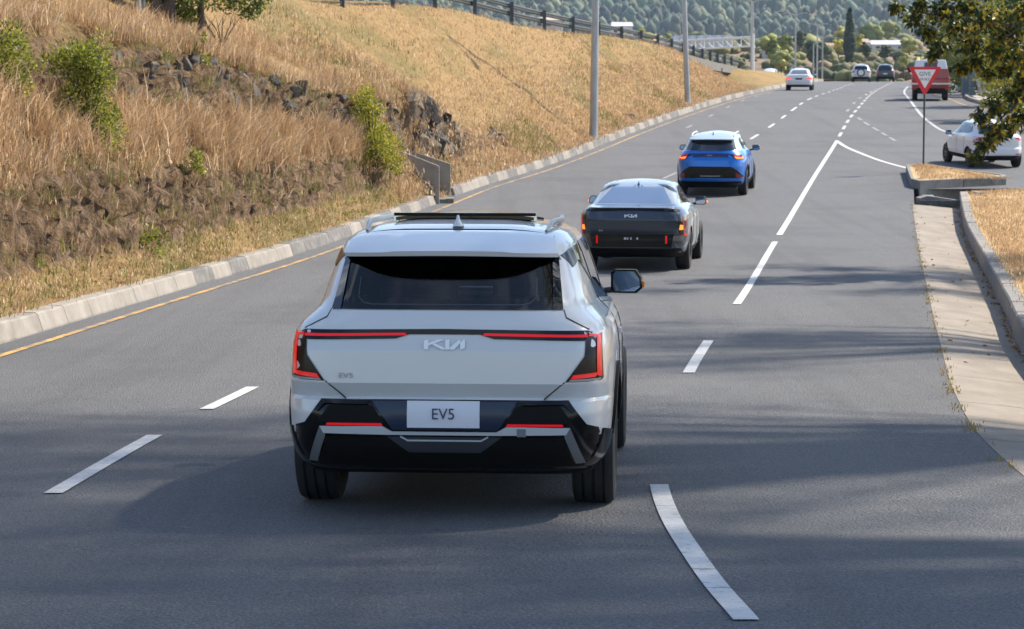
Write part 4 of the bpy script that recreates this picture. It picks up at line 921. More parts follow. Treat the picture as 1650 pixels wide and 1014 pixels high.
# ---- blue suv, sky glare on roof and pillars put into a paler paint
BPAINT = paint('blue', (.0005, .16, .60), .34, .5); GLARE_PAINT = paint('roof_glare', (.50, .57, .66), .26, .3)
bl = Car('blue_suv', 'bright blue suv with sky glare painted on its roof and amber tail lamps lit', (5.36, 64.6, float(zr(64.6))), 9.8, on_rail(64.6),
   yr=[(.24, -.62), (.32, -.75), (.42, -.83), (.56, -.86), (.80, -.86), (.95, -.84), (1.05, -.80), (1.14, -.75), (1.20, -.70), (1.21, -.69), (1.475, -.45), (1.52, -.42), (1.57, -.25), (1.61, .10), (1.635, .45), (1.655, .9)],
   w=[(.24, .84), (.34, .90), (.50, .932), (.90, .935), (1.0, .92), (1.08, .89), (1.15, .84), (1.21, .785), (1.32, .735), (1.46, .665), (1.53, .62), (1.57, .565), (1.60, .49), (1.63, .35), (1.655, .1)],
   yf=[(.24, 3.4), (.5, 3.6), (.75, 3.6), (.92, 3.3), (1.02, 2.6), (1.45, 1.85), (1.55, 1.7), (1.655, 1.3)], YM=1.1, wb=2.70, pnt=BPAINT, n=5.5, r=.36, track=.80, tw=.235, arch=.41, roofmat=GLARE_PAINT, split=lambda c: (1.205 if c.y < .1 else 1.46) if abs(c.x) > .55 else 1.47)
bl.panel('rear_glass', [(-.665, 1.222), (-.30, 1.205), (.30, 1.205), (.665, 1.222), (.575, 1.47), (-.575, 1.47)], GLASS, off=.010, depth=.02)
V = []; Fc = []; nxs = 17
for i in range(nxs):
    t = -1+2*i/(nxs-1); xt = .60*t; yt = -.60+.18*t**4
    V += [(xt*.96, -.20, bl.tz(xt*.90, -.20)+.006), (xt, yt, 1.505-.012*t*t), (xt, yt+.01, 1.485-.012*t*t), (xt*.97, -.40, 1.47)]
    if i: Fc += [((i-1)*4+j, (i-1)*4+j+1, i*4+j+1, i*4+j) for j in range(3)]
Fc += [(0, 1, 2, 3), tuple((nxs-1)*4+k for k in (3, 2, 1, 0))]
mesh('spoiler', V, Fc, GLARE_PAINT, bl.root, smooth=30)
bl.panel('lamp_band', [(-.47, 1.135), (.47, 1.135), (.47, 1.035), (-.47, 1.035)], mat('paint_deep_blue', (.003, .02, .11), .25, .2, .9), off=.005)
for sg in (-1, 1):
    q = lambda P: [(sg*a, b) for a, b in P][::sg]
    lm = bl.panel('tail_lamp', q([(.43, 1.135), (.62, 1.108), (.875, 1.095), (.895, 1.00), (.84, .955), (.665, .985), (.58, 1.06)]), LENS, off=.009)
    bl.panel('lamp_housing', q([(.60, 1.105), (.872, 1.092), (.89, 1.00), (.835, .958), (.672, .99)]), REDON, off=.012, parent=lm)
    bl.panel('turn_signal', q([(.635, 1.055), (.74, 1.035), (.83, 1.06), (.845, 1.00), (.70, .995), (.65, 1.02)]), AMBON, off=.016, parent=lm)
    bl.panel('reflector', q([(.672, .625), (.745, .60), (.85, .515), (.835, .495), (.672, .50)]), REDOFF, off=.014)
    P = []
    for k in range(11): t = k/10; y = -.08+1.6*t; x = .56; P.append((sg*x, y, bl.tz(.545, min(y, 1.5))+.045*min(1, t/.15)*min(1, (1-t)/.1)+.004))
    MB().tube(P, .02, 8).build('roof_rail', SILV, bl.root, smooth=40)
bl.panel('bumper_trim', [(-.70, .70), (-.545, .792), (.545, .792), (.70, .70), (.86, .53), (.82, .485), (-.82, .485), (-.86, .53)], BLKG, off=.008)
bl.panel('skid_bar', [(-.66, .488), (.66, .488), (.68, .415), (.30, .40), (-.30, .40), (-.68, .415)], BPAINT, off=.020, depth=.02)
bl.panel('lower_bumper', [(-.80, .40), (.80, .40), (.80, .27), (-.80, .27)], BLKM, off=.010)
bl.line('plate_edge', [(-.26, .56), (-.26, .545), (.26, .545), (.26, .56)], .012, SILV, off=.012)
text('KIA', .055, CHROME, bl.root, (-.02, -.835, 1.085), (math.pi/2, 0, 0), 'emblem', 1.6)
for sd_ in ('left', 'right'):
    bl.panel('side_window', [(.05, 1.40), (.62, 1.17), (2.3, 1.09), (1.85, 1.46), (1.0, 1.50), (.3, 1.48)], GLASS, side=sd_, off=.006, grid=.08)
    bl.line('window_post', [(1.30, 1.15), (1.18, 1.49)], .07, BLKG, side=sd_, off=.009)
    bl.panel('side_sill', [(.45, .25), (2.25, .25), (2.25, .40), (.45, .38)], BLKM, side=sd_, off=.010)
    for yc in (0, 2.70): bl.line('arch_trim', [(yc+.44*math.cos(t), .36+.44*math.sin(t)) for t in np.linspace(math.radians(12), math.radians(168), 18)], .05, BLKM, side=sd_, off=.016, depth=.03)
    bl.line('door_gap', [(.48, .45), (.60, .9), (.62, 1.15)], .008, GAP, side=sd_); bl.line('door_gap', [(1.33, .33), (1.33, 1.1)], .008, GAP, side=sd_)
b = MB(); b.add([(-.02, -.02, 1.60), (.02, -.02, 1.60), (.012, .12, 1.625), (-.012, .12, 1.625), (0, .0, 1.69), (0, .02, 1.69)], [(0, 1, 4), (1, 2, 5, 4), (2, 3, 5), (3, 0, 4, 5)]); b.build('aerial', mat('paint_navy_fin', (.02, .05, .12), .3), bl.root)
bl.mirror(1.0, 1.98, 1.16, .20, .15, amber=1)

# ---- white hatchback on the side road
HP = paint('white', (.68, .68, .69), .3, .05)
hb = Car('hatchback', 'white hatchback turning in from the side road behind the overhanging leaves', (15.12, 76.2, float(zr(76.2))), -6, on_rail(76.2),
   yr=[(.26, -.55), (.34, -.66), (.46, -.70), (.60, -.70), (.66, -.66), (.90, -.66), (.98, -.63), (1.04, -.58), (1.05, -.56), (1.32, -.30), (1.38, -.27), (1.42, -.15), (1.46, .2), (1.48, .7)],
   w=[(.26, .76), (.36, .83), (.50, .86), (.85, .862), (.95, .84), (1.03, .77), (1.06, .735), (1.28, .63), (1.36, .57), (1.41, .47), (1.45, .32), (1.48, .1)],
   yf=[(.26, 3.15), (.5, 3.3), (.7, 3.28), (.85, 3.0), (.96, 2.45), (1.32, 1.75), (1.40, 1.6), (1.48, 1.2)], YM=1.1, wb=2.53, pnt=HP, n=5.0, r=.31, track=.73, tw=.195, arch=.355)
hb.panel('rear_glass', [(-.62, 1.06), (.62, 1.06), (.52, 1.34), (-.52, 1.34)], GLASS, off=.009, depth=.02)
V = []; Fc = []
for i in range(9):
    t = -1+i/4; V += [(.53*t, -.14, hb.tz(.50*t, -.14)+.005), (.56*t, -.44+.1*t**4, 1.375), (.56*t, -.43+.1*t**4, 1.357), (.54*t, -.28, 1.34)]
    if i: Fc += [((i-1)*4+j, (i-1)*4+j+1, i*4+j+1, i*4+j) for j in range(3)]
mesh('spoiler', V, Fc, HP, hb.root, smooth=30)
for sg in (-1, 1):
    q = lambda P: [(sg*a, b) for a, b in P][::sg]
    hb.panel('tail_lamp', q([(.47, .955), (.80, .985), (.838, .93), (.80, .84), (.62, .87)]), mat('lamp_red_day', (.45, .01, .015), .2, 0, .5), off=.008)
    hb.panel('reflector', q([(.50, .455), (.78, .465), (.78, .435), (.52, .425)]), mat('lamp_red_day', (.45, .01, .015), .2), off=.010)
hb.panel('number_plate', [(-.20, .49), (.20, .49), (.20, .60), (-.20, .60)], PLATE, off=.012)
hb.panel('plate_surround', [(-.34, .62), (.34, .62), (.26, .46), (-.26, .46)], HP, off=.005)
hb.panel('lower_bumper', [(-.78, .40), (.78, .40), (.74, .27), (-.74, .27)], BLKM, off=.008)
hb.panel('emblem', [(-.05, .83), (.05, .83), (.05, .87), (-.05, .87)], CHROME, off=.006)
text('LMD 4207', .07, INK, hb.root, (0, -.718, .545), (math.pi/2, 0, 0), 'lettering', .8) if False else None
for sd_ in ('left', 'right'):
    hb.panel('side_window', [(.02, 1.12), (.25, 1.06), (1.12, 1.03), (1.10, 1.36), (.45, 1.36), (.18, 1.28)], GLASS, side=sd_, off=.005, grid=.08)
    hb.panel('side_window', [(1.19, 1.03), (2.22, .98), (1.72, 1.32), (1.18, 1.36)], GLASS, side=sd_, off=.005, grid=.08)
    hb.line('door_gap', [(1.16, .33), (1.16, 1.03)], .008, GAP, side=sd_); hb.line('door_gap', [(.36, .42), (.36, 1.04)], .008, GAP, side=sd_)
    for yy_ in (.45, 1.25): hb.panel('door_handle', [(yy_, .86), (yy_+.17, .86), (yy_+.17, .895), (yy_, .895)], HP, side=sd_, off=.02, depth=.02)
    hb.line('side_trim', [(.38, .34), (2.15, .34)], .09, BLKM, side=sd_, off=.006)
hb.mirror(.90, 1.95, 1.0, .19, .14, amber=0, body=mat('mirror_blue', (.03, .12, .22), .3, .1, .5))

# ---- far cars
def far_car(name, label, x, Y, head, pnt, kind, lampm, extra=None):
    z = float(zr(Y))
    if kind == 'sedan':
        c = Car(name, label, (x, Y, z), head, on_rail(Y), yr=[(.26, -.7), (.4, -.88), (.6, -.9), (.9, -.88), (.98, -.86), (1.0, -.5), (1.02, -.35), (1.36, .35), (1.42, .7), (1.45, 1.0)],
            w=[(.26, .78), (.36, .85), (.5, .88), (.85, .88), (.97, .82), (1.01, .74), (1.3, .62), (1.38, .5), (1.42, .3), (1.45, .1)], yf=[(.26, 3.3), (.6, 3.5), (.8, 3.2), (.95, 2.5), (1.36, 1.7), (1.45, 1.2)], YM=1.1, wb=2.6, pnt=pnt, r=.32, track=.75, tw=.2, arch=.36, seg=64)
        c.panel('rear_glass', [(-.57, 1.05), (.57, 1.05), (.42, 1.32), (-.42, 1.32)], mat('glass_pale', (.10, .12, .14), .05, 0, .6), off=.01, grid=.1)
        c.both('tail_lamp', [(.50, .84), (.82, .86), (.82, .70), (.52, .70)], lampm, off=.01); c.panel('plate_recess', [(-.25, .80), (.25, .80), (.2, .70), (-.2, .70)], BLKM, off=.008); c.panel('lower_bumper', [(-.78, .36), (.78, .36), (.74, .27), (-.74, .27)], BLKM, off=.01)
        gz = (1.0, 1.34)
    else:
        c = Car(name, label, (x, Y, z), head, on_rail(Y), yr=[(.3, -.6), (.45, -.75), (.7, -.76), (1.0, -.74), (1.1, -.70), (1.5, -.45), (1.58, -.3), (1.64, .2), (1.68, .8)],
            w=[(.3, .80), (.4, .87), (.55, .9), (.95, .9), (1.08, .84), (1.15, .78), (1.45, .67), (1.55, .56), (1.62, .4), (1.68, .1)], yf=[(.3, 3.3), (.6, 3.5), (.9, 3.2), (1.05, 2.5), (1.5, 1.8), (1.68, 1.2)], YM=1.1, wb=2.6, pnt=pnt, r=.36, track=.76, tw=.22, arch=.4, seg=64, n=7)
        c.panel('rear_glass', [(-.62, 1.15), (.62, 1.15), (.56, 1.47), (-.56, 1.47)], GLASS, off=.01, grid=.1)
        c.both('tail_lamp', [(.58, 1.02), (.83, 1.02), (.84, .84), (.60, .86)], lampm, off=.01); c.panel('number_plate', [(-.2, .70), (.2, .70), (.2, .80), (-.2, .80)], PLATE, off=.012); c.panel('lower_bumper', [(-.8, .48), (.8, .48), (.76, .32), (-.76, .32)], BLKM, off=.01)
        gz = (1.12, 1.46)
    for sd_ in ('left', 'right'): c.panel('side_window', [(.25, gz[0]+.08), (2.1, gz[0]-.02), (1.6, gz[1]), (.45, gz[1])], GLASS, side=sd_, off=.006, grid=.12)
    c.mirror(.96, 1.9, gz[0]+.03, .19, .14, amber=0); return c
RDAY = mat('lamp_red_day', (.45, .01, .015), .2)
RBR = mat('lamp_red_bright', (.6, .03, .04), .3, emit=(1, .10, .10), es=.8)
far_car('sedan', 'white sedan in the left lane far up the hill', 18.55, 157, 9, HP, 'sedan', RBR)
sc = far_car('suv', 'small silver suv with a spare wheel on its tailgate at the crest', 32.3, 225, 9.5, paint('silver', (.5, .5, .51), .35, .4), 'suv', RDAY)
b = MB(); b.tube([(0, -.80, .86), (0, -.98, .86)], .36, 28); b.build('spare_wheel', TYRE, sc.root, smooth=30)
MB().tube([(0, -.981, .86), (0, -.995, .86)], .25, 24).build('wheel_cover', HP, sc.root, smooth=30)
far_car('dark_suv', 'dark suv with a pale roof beside the silver suv at the crest', 35.15, 229, 9.5, paint('dark', (.018, .022, .028), .3, .2), 'suv', RDAY)
far_car('pale_car', 'small white car partly hidden beyond the dry bank', 28.2, 264, 195, HP, 'sedan', RDAY)

# ---- red truck with a white top
tr = empty('red_truck', (21.78, 126.6, float(zr(126.6)))); tr.rotation_euler = (math.atan(on_rail(126.6)), 0, -math.radians(9)); tag(tr, 'red truck with a white top and amber beacon behind the give way sign', 'truck')
REDP = paint('red', (.30, .008, .012), .32, .05)
def taper(b, x0, x1, y0, y1, z0, z1, ix, iy0, iy1):
    return b.add([(-x0, y0, z0), (x0, y0, z0), (x0, y1, z0), (-x0, y1, z0), (-x1, y0+iy0, z1), (x1, y0+iy0, z1), (x1, y1-iy1, z1), (-x1, y1-iy1, z1)], [(3, 2, 1, 0), (4, 5, 6, 7), (0, 1, 5, 4), (1, 2, 6, 5), (2, 3, 7, 6), (3, 0, 4, 7)])
taper(MB(), .95, .97, -.95, 3.6, .55, 1.12, 0, 0, .05).build('lower_body', REDP, tr, bevel=.05)
taper(MB(), .97, .86, -.95, 2.6, 1.12, 1.62, 0, .04, .5).build('tailgate', REDP, tr, bevel=.04)
taper(MB(), .86, .76, -.90, 2.05, 1.621, 2.10, 0, .14, .35).build('white_top', HP, tr, bevel=.07)
taper(MB(), .34, .32, -.895, -.80, 1.70, 1.98, 0, .085, 0).build('rear_window', GLASS, tr)
for sx in (-1, 1):
    MB().add([(sx*.852, -.55, 1.68), (sx*.852, .55, 1.68), (sx*.80, .5, 1.97), (sx*.80, -.5, 1.97), (sx*.80, -.55, 1.68), (sx*.80, .55, 1.68), (sx*.75, .5, 1.97), (sx*.75, -.5, 1.97)], [(0, 1, 2, 3), (7, 6, 5, 4), (0, 4, 5, 1), (1, 5, 6, 2), (2, 6, 7, 3), (3, 7, 4, 0)]).build('side_window', GLASS, tr)
    MB().box((sx*.88, -.965, .98), (.12, .04, .26)).build('tail_lamp', RDAY, tr, bevel=.01)
    MB().box((sx*1.06, 2.1, 1.55), (.16, .08, .28)).tube([(sx*.9, 2.1, 1.5), (sx*1.06, 2.1, 1.5)], .02, 6).build('mirror', BLKM, tr)
MB().box((0, -1.03, .88), (2.12, .12, .10)).build('rear_bumper', CHROME, tr, bevel=.02)
MB().box((0, -1.0, .55), (1.5, .08, .2)).build('tow_bar', BLKM, tr)
MB().box((0, 1.2, .48), (1.4, 4.0, .25)).build('chassis', BLKM, tr)
MB().tube([(-.62, 1.5, 2.07), (-.62, 1.5, 2.17), (-.62, 1.5, 2.22)], [.09, .08, .05], 12).build('beacon', mat('beacon_amber', (.85, .45, .12), .3, emit=(1, .5, .15), es=.5), tr, smooth=40)
MB().box((0, -.985, 1.32), (.5, .02, .12)).build('number_plate', PLATE, tr)
class _W: pass
_w = _W(); _w.root = tr
for yc in (0, 2.6):
    for sx in (-1, 1): Car.wheel(_w, sx*.78, yc, sx, .40, .27, RIM)

# ------------------------------------------------------------------ plants
LEAF = leafmat('leaf', .45, .45); GRASS = leafmat('dry_blade', .25, .8); FAR_LEAF = leafmat('far_leaf', .15, .8)
BARK = nmat('bark', [(.3, (.045, .035, .027)), (.7, (.12, .095, .072))], 9, rough=.95, stretch=(1, 1, .25), bump=.8, bscale=14, bdist=.04)
def unit(v): return v/np.maximum(np.linalg.norm(v, axis=-1, keepdims=True), 1e-6)
def leaf_arrays(P, D, size, rs, cols, wid=.5, fold=.18, jitter=.25):
    """one folded leaf (4 triangles) at each P pointing along D"""
    n = len(P); D = unit(D); S = unit(np.cross(D, rs.normal(size=(n, 3)))); N_ = np.cross(S, D)
    L = (size*(1+jitter*rs.uniform(-1, 1, n)))[:, None]; W = L*wid*.5
    v0 = P; v1 = P+D*L*.35+S*W-N_*W*fold; v2 = P+D*L; v3 = P+D*L*.35-S*W-N_*W*fold; v4 = P+D*L*.45+N_*W*fold
    V = np.stack([v0, v1, v2, v3, v4], 1).reshape(-1, 3); b = (np.arange(n)*5)[:, None]
    T = np.concatenate([b+np.array([[0, 1, 4]]), b+np.array([[1, 2, 4]]), b+np.array([[2, 3, 4]]), b+np.array([[3, 0, 4]])])
    C = np.asarray(cols)[rs.randint(len(cols), size=n)]*(1+.25*rs.uniform(-1, 1, (n, 1)))
    return V, T, np.repeat(C, 5, 0)
def card_arrays(P, size, rs, cols, up=.0):
    """one small ragged triangle pair at each P (for plants far away)"""
    n = len(P); A = unit(rs.normal(size=(n, 3))+np.array([0, 0, up])); B = unit(np.cross(A, rs.normal(size=(n, 3))))
    L = (np.asarray(size)*(1+.4*rs.uniform(-1, 1, n)))[:, None]
    V = np.stack([P-A*L*.5, P+B*L*.42, P+A*L*.5, P-B*L*.35], 1).reshape(-1, 3); b = (np.arange(n)*4)[:, None]
    T = np.concatenate([b+np.array([[0, 1, 2]]), b+np.array([[0, 2, 3]])])
    C = np.asarray(cols)
    C = (C[rs.randint(len(C), size=n)] if C.ndim == 2 else C)*(1+.22*rs.uniform(-1, 1, (n, 1)))
    return V, T, np.repeat(C, 4, 0)
def merge(parts):
    V = []; T = []; C = []; o = 0
    for v, t, c in parts: V.append(v); T.append(t+o); C.append(c); o += len(v)
    return np.concatenate(V), np.concatenate(T), np.concatenate(C)
def ball(c, r, n, rs, shell=.55):
    d = unit(rs.normal(size=(n, 3))); q = (shell+(1-shell)*rs.rand(n))[:, None]; r = np.broadcast_to(np.asarray(r, float), (3,)); return np.asarray(c)+d*q*r, d
def blades(P, rs, n, length, width, spread, cols, lean=(0, 0)):
    """n bent grass blades at each tuft position"""
    m = len(P); B = np.repeat(P, n, 0)+np.concatenate([rs.normal(size=(m*n, 2))*spread*.25, np.zeros((m*n, 1))], 1)
    Ln = np.repeat(length if hasattr(length, '__len__') else np.full(m, length), n)*(.55+.75*rs.rand(m*n)); a = rs.rand(m*n)*2*math.pi
    sp = np.abs(rs.normal(size=m*n))*spread*1.6; H = np.stack([np.cos(a)*sp+lean[0], np.sin(a)*sp+lean[1]], 1)
    d1 = unit(np.concatenate([H*.6, np.ones((m*n, 1))], 1)); d2 = unit(np.concatenate([H*2.0, np.full((m*n, 1), .75)], 1))
    S = unit(np.stack([-np.sin(a+.6), np.cos(a+.6), np.zeros(m*n)], 1))*width/2
    p1 = B+d1*(Ln*.55)[:, None]; p2 = p1+d2*(Ln*.45)[:, None]
    V = np.stack([B-S, B+S, p1-S*.8, p1+S*.8, p2], 1).reshape(-1, 3); b = (np.arange(m*n)*5)[:, None]
    T = np.concatenate([b+np.array([[0, 1, 3]]), b+np.array([[0, 3, 2]]), b+np.array([[2, 3, 4]])])
    ct = np.asarray(cols)[rs.randint(len(cols), size=m)]; C = np.repeat(ct, n, 0)*(1+.28*rs.uniform(-1, 1, (m*n, 1)))
    return V, T, np.repeat(C, 5, 0)
STRAW = [(.53, .36, .19), (.63, .45, .27), (.44, .285, .15), (.36, .225, .12), (.72, .55, .36), (.48, .34, .18), (.58, .40, .24)]
OLIVE = [(.26, .25, .07), (.30, .27, .09), (.20, .21, .05)]
rs = np.random.RandomState(11)
# tall dry grass on the bench and ridge of the near bank
parts = []
def clumped(P, thr, sc):
    k = np.array([mnoise.noise(Vector((p*sc).tolist())) for p in P]); return k > thr
for (n, y0, y1, s0, s1, ln, nb, wd) in [(7000, 22, 60, 1.8, 3.05, .46, 15, .015), (6000, 24, 62, 2.9, 4.9, .40, 14, .015), (3800, 24, 70, 4.7, 6.0, .28, 11, .014), (1100, 22, 60, 1.75, 2.0, .40, 16, .014), (420, 22, 60, .95, 1.75, .20, 8, .012)]:
    P, Yv, s, rk = bank_scatter(n, y0, y1, s0, s1, rs); keep = (rk < (.35+.65*rs.rand(n)**2 if s0 < 2.5 else .22+.45*rs.rand(n)**2)) & clumped(P, -.08, 1.9)
    if s0 < 1: keep = rs.rand(n) < .55
    P = P[keep]; L = ln*(.5+.9*rs.rand(len(P)))
    for g_ in range(6):
        sel = rs.randint(6, size=len(P)) == g_
        if sel.sum(): parts.append(blades(P[sel], rs, nb, L[sel]*(.7+.12*g_), wd, .30+.07*g_, STRAW, (rs.uniform(-.15, .45), rs.uniform(-.4, .25))))
P, Yv, s, rk = bank_scatter(520, 22, 62, 1.0, 4.6, rs); parts.append(blades(P, rs, 16, .26, .012, .35, OLIVE, (.1, -.05)))
V, T, C = merge(parts); o = np_mesh('dry_grass', V, T, GRASS, col=C); tag(o, 'tall tufts of dry straw coloured grass covering the near bank', 'grass', kind='stuff')
# short grass on the toe of the bank and on the long slope behind
parts = []
P, *_ = bank_scatter(5200, 20, 66, .08, 1.05, rs); P = P[clumped(P, -.05, 2.2)]; parts.append(blades(P, rs, 6, .07, .012, .5, STRAW+OLIVE[:1]))
P, *_ = bank_scatter(420, 20, 66, .08, 1.0, rs); parts.append(blades(P, rs, 12, .14, .013, .4, OLIVE))
P, *_ = bank_scatter(24000, 58, 150, .1, 7.0, rs, 1.3); parts.append(blades(P, rs, 4, .16, .022, .6, STRAW))
P, *_ = bank_scatter(5000, 58, 130, .6, 6.8, rs); P = P[clumped(P, .22, .35)]; parts.append(blades(P, rs, 6, .2, .025, .5, OLIVE))
V, T, C = merge(parts); o = np_mesh('short_grass', V, T, GRASS, col=C); tag(o, 'short sun-bleached grass on the long roadside slope', 'grass', kind='stuff')
# right verge and island grass, weeds along the gutter joint
parts = []
n = 9000; Yv = 22+44*rs.rand(n); u = .25+5*rs.rand(n)**1.5; X = gutR(np.minimum(Yv, 63))+.1+u+np.maximum(Yv-63.1, 0)*1.2
P = np.stack([X, Yv, zr(Yv)+.17+.05*u-np.maximum(Yv-62, 0)*.04], 1); parts.append(blades(P, rs, 5, .10, .012, .5, STRAW))
a = rs.rand(900, 1); b_ = rs.rand(900, 1); P = np.concatenate([11.35+.9*a+(2.3*(1-a)+.25)*b_, 67.3+6.3*a, np.zeros((900, 1))], 1); P[:, 2] = zr(P[:, 1])+.22; parts.append(blades(P, rs, 6, .09, .012, .25, STRAW))
n = 420; Yv = 12+50*rs.rand(n); k = np.array([mnoise.noise(Vector((0, y*1.3, 3))) for y in Yv]) > -.05; Yv = Yv[k]
P = np.stack([gutL(Yv)+.0+.025*rs.normal(size=len(Yv)), Yv, zr(Yv)], 1); parts.append(blades(P, rs, 4, .035, .009, .14, [(.42, .30, .05), (.33, .26, .06), (.36, .22, .07)]))
V, T, C = merge(parts); o = np_mesh('verge_grass', V, T, GRASS, col=C); tag(o, 'thin dry grass on the right verge and weeds along the gutter', 'grass', kind='stuff')
# fallen leaves in the gutter
n = 420; Yv = 20+42*rs.rand(n); t = 1-np.abs(rs.normal(size=n))*.05; l, r_ = gutL(Yv), gutR(Yv); far = rs.rand(n) < .12; t = np.where(far, rs.rand(n), t); t = np.clip(t, .02, .985)
P = np.stack([l+(r_-l)*t, Yv, zr(Yv)-.095*np.clip(t/.95, 0, 1)+.012], 1); D = np.concatenate([rs.normal(size=(n, 2)), .15*rs.normal(size=(n, 1))], 1)
V, T, C = leaf_arrays(P, D, .07, rs, [(.40, .20, .06), (.34, .15, .05), (.45, .27, .10), (.25, .13, .06)]); o = np_mesh('fallen_leaves', V, T, LEAF, col=C); tag(o, 'dry fallen leaves lying along the foot of the right kerb', 'leaves', kind='stuff')
# pebbles and clods on the toe of the bank
P, *_ = bank_scatter(900, 21, 75, .1, 1.6, rs); V, T, C = card_arrays(P+np.array([0, 0, .015]), .06, rs, np.array([(.16, .13, .10), (.30, .25, .19), (.10, .085, .07)]), .3)
o = np_mesh('loose_stones', V, T, GRASS, col=C); tag(o, 'small loose stones scattered at the foot of the bank', 'stones', kind='stuff')
o = link('dirt_mound', RM[2]); p = bank_at(101, .95); o.location = (float(kerbX(99))-.85, 99, float(zr(99))+.30); o.scale = (.75, .8, .3); tag(o, 'small dark heap lying on the dry verge between the lamp posts', 'heap')

def shrub(label, base, H, Rx, nclump, nleaf, size, cols, seed, group=None, name='shrub', cat='shrub', lean=(0, 0), leafm=None):
    rs = np.random.RandomState(seed); o = empty(name, tuple(base)); tag(o, label, cat, group); b = MB(); parts = []
    for k in range(nclump):
        a = rs.rand()*2*math.pi; q = rs.rand()**.6; h = H*(.08+.92*rs.rand()); rr = Rx*q*(1.15-.5*h/H)
        c = np.array([math.cos(a)*rr+lean[0]*h/H, math.sin(a)*rr+lean[1]*h/H, h]); rad = Rx*(.25+.2*rs.rand())
        b.tube([(0, 0, -.1), (c[0]*.35, c[1]*.35, h*.5), tuple(c)], [.010*H, .007*H, .003*H], 5)
        P, D = ball(c, (rad, rad, rad*1.15), nleaf, rs, .25); parts.append(leaf_arrays(P, D+np.array([0, 0, .25])+.5*rs.normal(size=D.shape), size, rs, cols))
    b.build('stem', BARK, o); V, T, C = merge(parts); np_mesh('foliage', V, T, leafm or LEAF, o, C); return o
G1 = [(.20, .24, .03), (.32, .33, .035), (.46, .42, .05), (.13, .17, .025), (.08, .11, .02)]
shrub('round yellow-green bush at the left edge high on the bank', bank_at(34.5, 3.05), 1.0, .55, 26, 190, .055, G1, 1)
shrub('tall green bush growing out of the dry grass of the near bank', bank_at(36.3, 2.35), 1.6, .66, 36, 190, .058, G1, 2, lean=(-.25, 0))
shrub('yellow-green bush between the rock ledge and the culvert', bank_at(56.6, 1.55), 1.85, .78, 40, 170, .066, [(.24, .26, .025), (.38, .36, .03), (.50, .44, .045), (.12, .15, .02)], 3, lean=(-.35, 0))
k = 0
for (Y, s, h, lab) in [(47.5, 2.15, .55, 'low green weed under the rock ledge'), (40, 1.9, .5, 'small green weed at the top of the low rock face'), (36.5, .85, .35, 'dark green weed at the foot of the bank'), (44.5, 4.1, .5, 'small weed on the rock ledge near the ridge'), (31.5, 3.9, .6, 'spindly green weed near the left edge of the ridge')]:
    shrub(lab, bank_at(Y, s), h, .28, 8, 60, .06, G1, 20+k); k += 1

def tree(label, base, H, trunk_r, clumps, nleaf, size, cols, seed, name='tree', cat='tree', group=None, lean=(0, 0), far=False, leafm=None, shell=.35, hang=0, trunk_mid=None):
    """clumps: [(x,y,z,r)] relative to base"""
    rs = np.random.RandomState(seed); o = empty(name, tuple(base)); tag(o, label, cat, group); b = MB()
    top = np.array([lean[0], lean[1], H]); b.tube([(0, 0, -.4), (lean[0]*.2, lean[1]*.2, H*.35), (lean[0]*.6, lean[1]*.6, H*.7), tuple(top)], [trunk_r*1.25, trunk_r, trunk_r*.75, trunk_r*.4], 9)
    parts = []
    for (x, y, z, r) in clumps:
        c = np.array([x, y, z]); t = min(.95, max(.35, z/H*.75)); s = np.array([lean[0]*t, lean[1]*t, H*t])
        if not far or len(clumps) < 40:
            m = s*.45+c*.55+np.array([0, 0, .12*abs(c[2]-s[2])]); b.tube([tuple(s), tuple(m), tuple(c)], [trunk_r*.45, trunk_r*.26, trunk_r*.08], 6)
        P, D = ball(c, (r, r, r*.8), nleaf, rs, shell)
        if far:
            cc = np.asarray(cols)[rs.randint(len(cols))]*rs.uniform(.8, 1.25); parts.append(lumps([(c, (r*.95, r*.95, r*.78), cc)], LUMP2, rs)); parts.append(card_arrays(P, size, rs, cc*1.1))
        else: parts.append(leaf_arrays(P, D*.6+rs.normal(size=D.shape)*.6+np.array([0, 0, -hang]), size, rs, cols))
    b.build('trunk', BARK, o, smooth=50); V, T, C = merge(parts); np_mesh('crown', V, T, leafm or (FAR_LEAF if far else LEAF), o, C); return o

# trees on the ridge, upper left
G2 = [(.09, .14, .02), (.16, .21, .03), (.26, .29, .035), (.055, .09, .018)]
def ridge(px, py, Y): return at(px, py, Y)
b0 = ridge(188, 45, 48.5); rsx = np.random.RandomState(5)
tree('thick dark tree trunk on the ridge, leftmost of the ridge trees', b0, 6, .155, [(rsx.uniform(-2, 2), rsx.uniform(-1, 2), rsx.uniform(3.0, 6.5), .8) for _ in range(12)]+[(-.9, 0, 1.0, .25), (-.6, .1, .7, .2), (-1.2, -.1, .55, .2), (-.85, 0, .42, .18), (-.5, 0, .5, .15), (-1.4, 0, .7, .2), (.25, .2, .75, .2)], 130, .11, G2, 51, name='ridge_tree')
b0 = ridge(255, 52, 49.5)
tree('dark twin-stemmed tree on the ridge beside the grey post', b0, 5.5, .12, [(rsx.uniform(-1.2, 1.8), rsx.uniform(0, 2), rsx.uniform(2.4, 5.5), .7) for _ in range(10)]+[(.2, .3, .75, .35), (-.15, .4, .55, .25), (.5, .5, .5, .25), (.75, .2, .7, .3), (-.3, .3, .8, .3), (.1, .5, .35, .2), (.62, .3, .28, .18), (.35, .4, .9, .35)], 150, .10, G2, 52, name='ridge_tree')
MB().tube([tuple(b0+Vector((.22, .1, -.4))), tuple(b0+Vector((.30, .1, 1.5))), tuple(b0+Vector((.2, .3, 3.5)))], [.14, .11, .07], 9).build('stem', BARK, None, smooth=50)
st = bpy.data.objects['stem.%03d' % 0] if 'stem.000' in bpy.data.objects else None
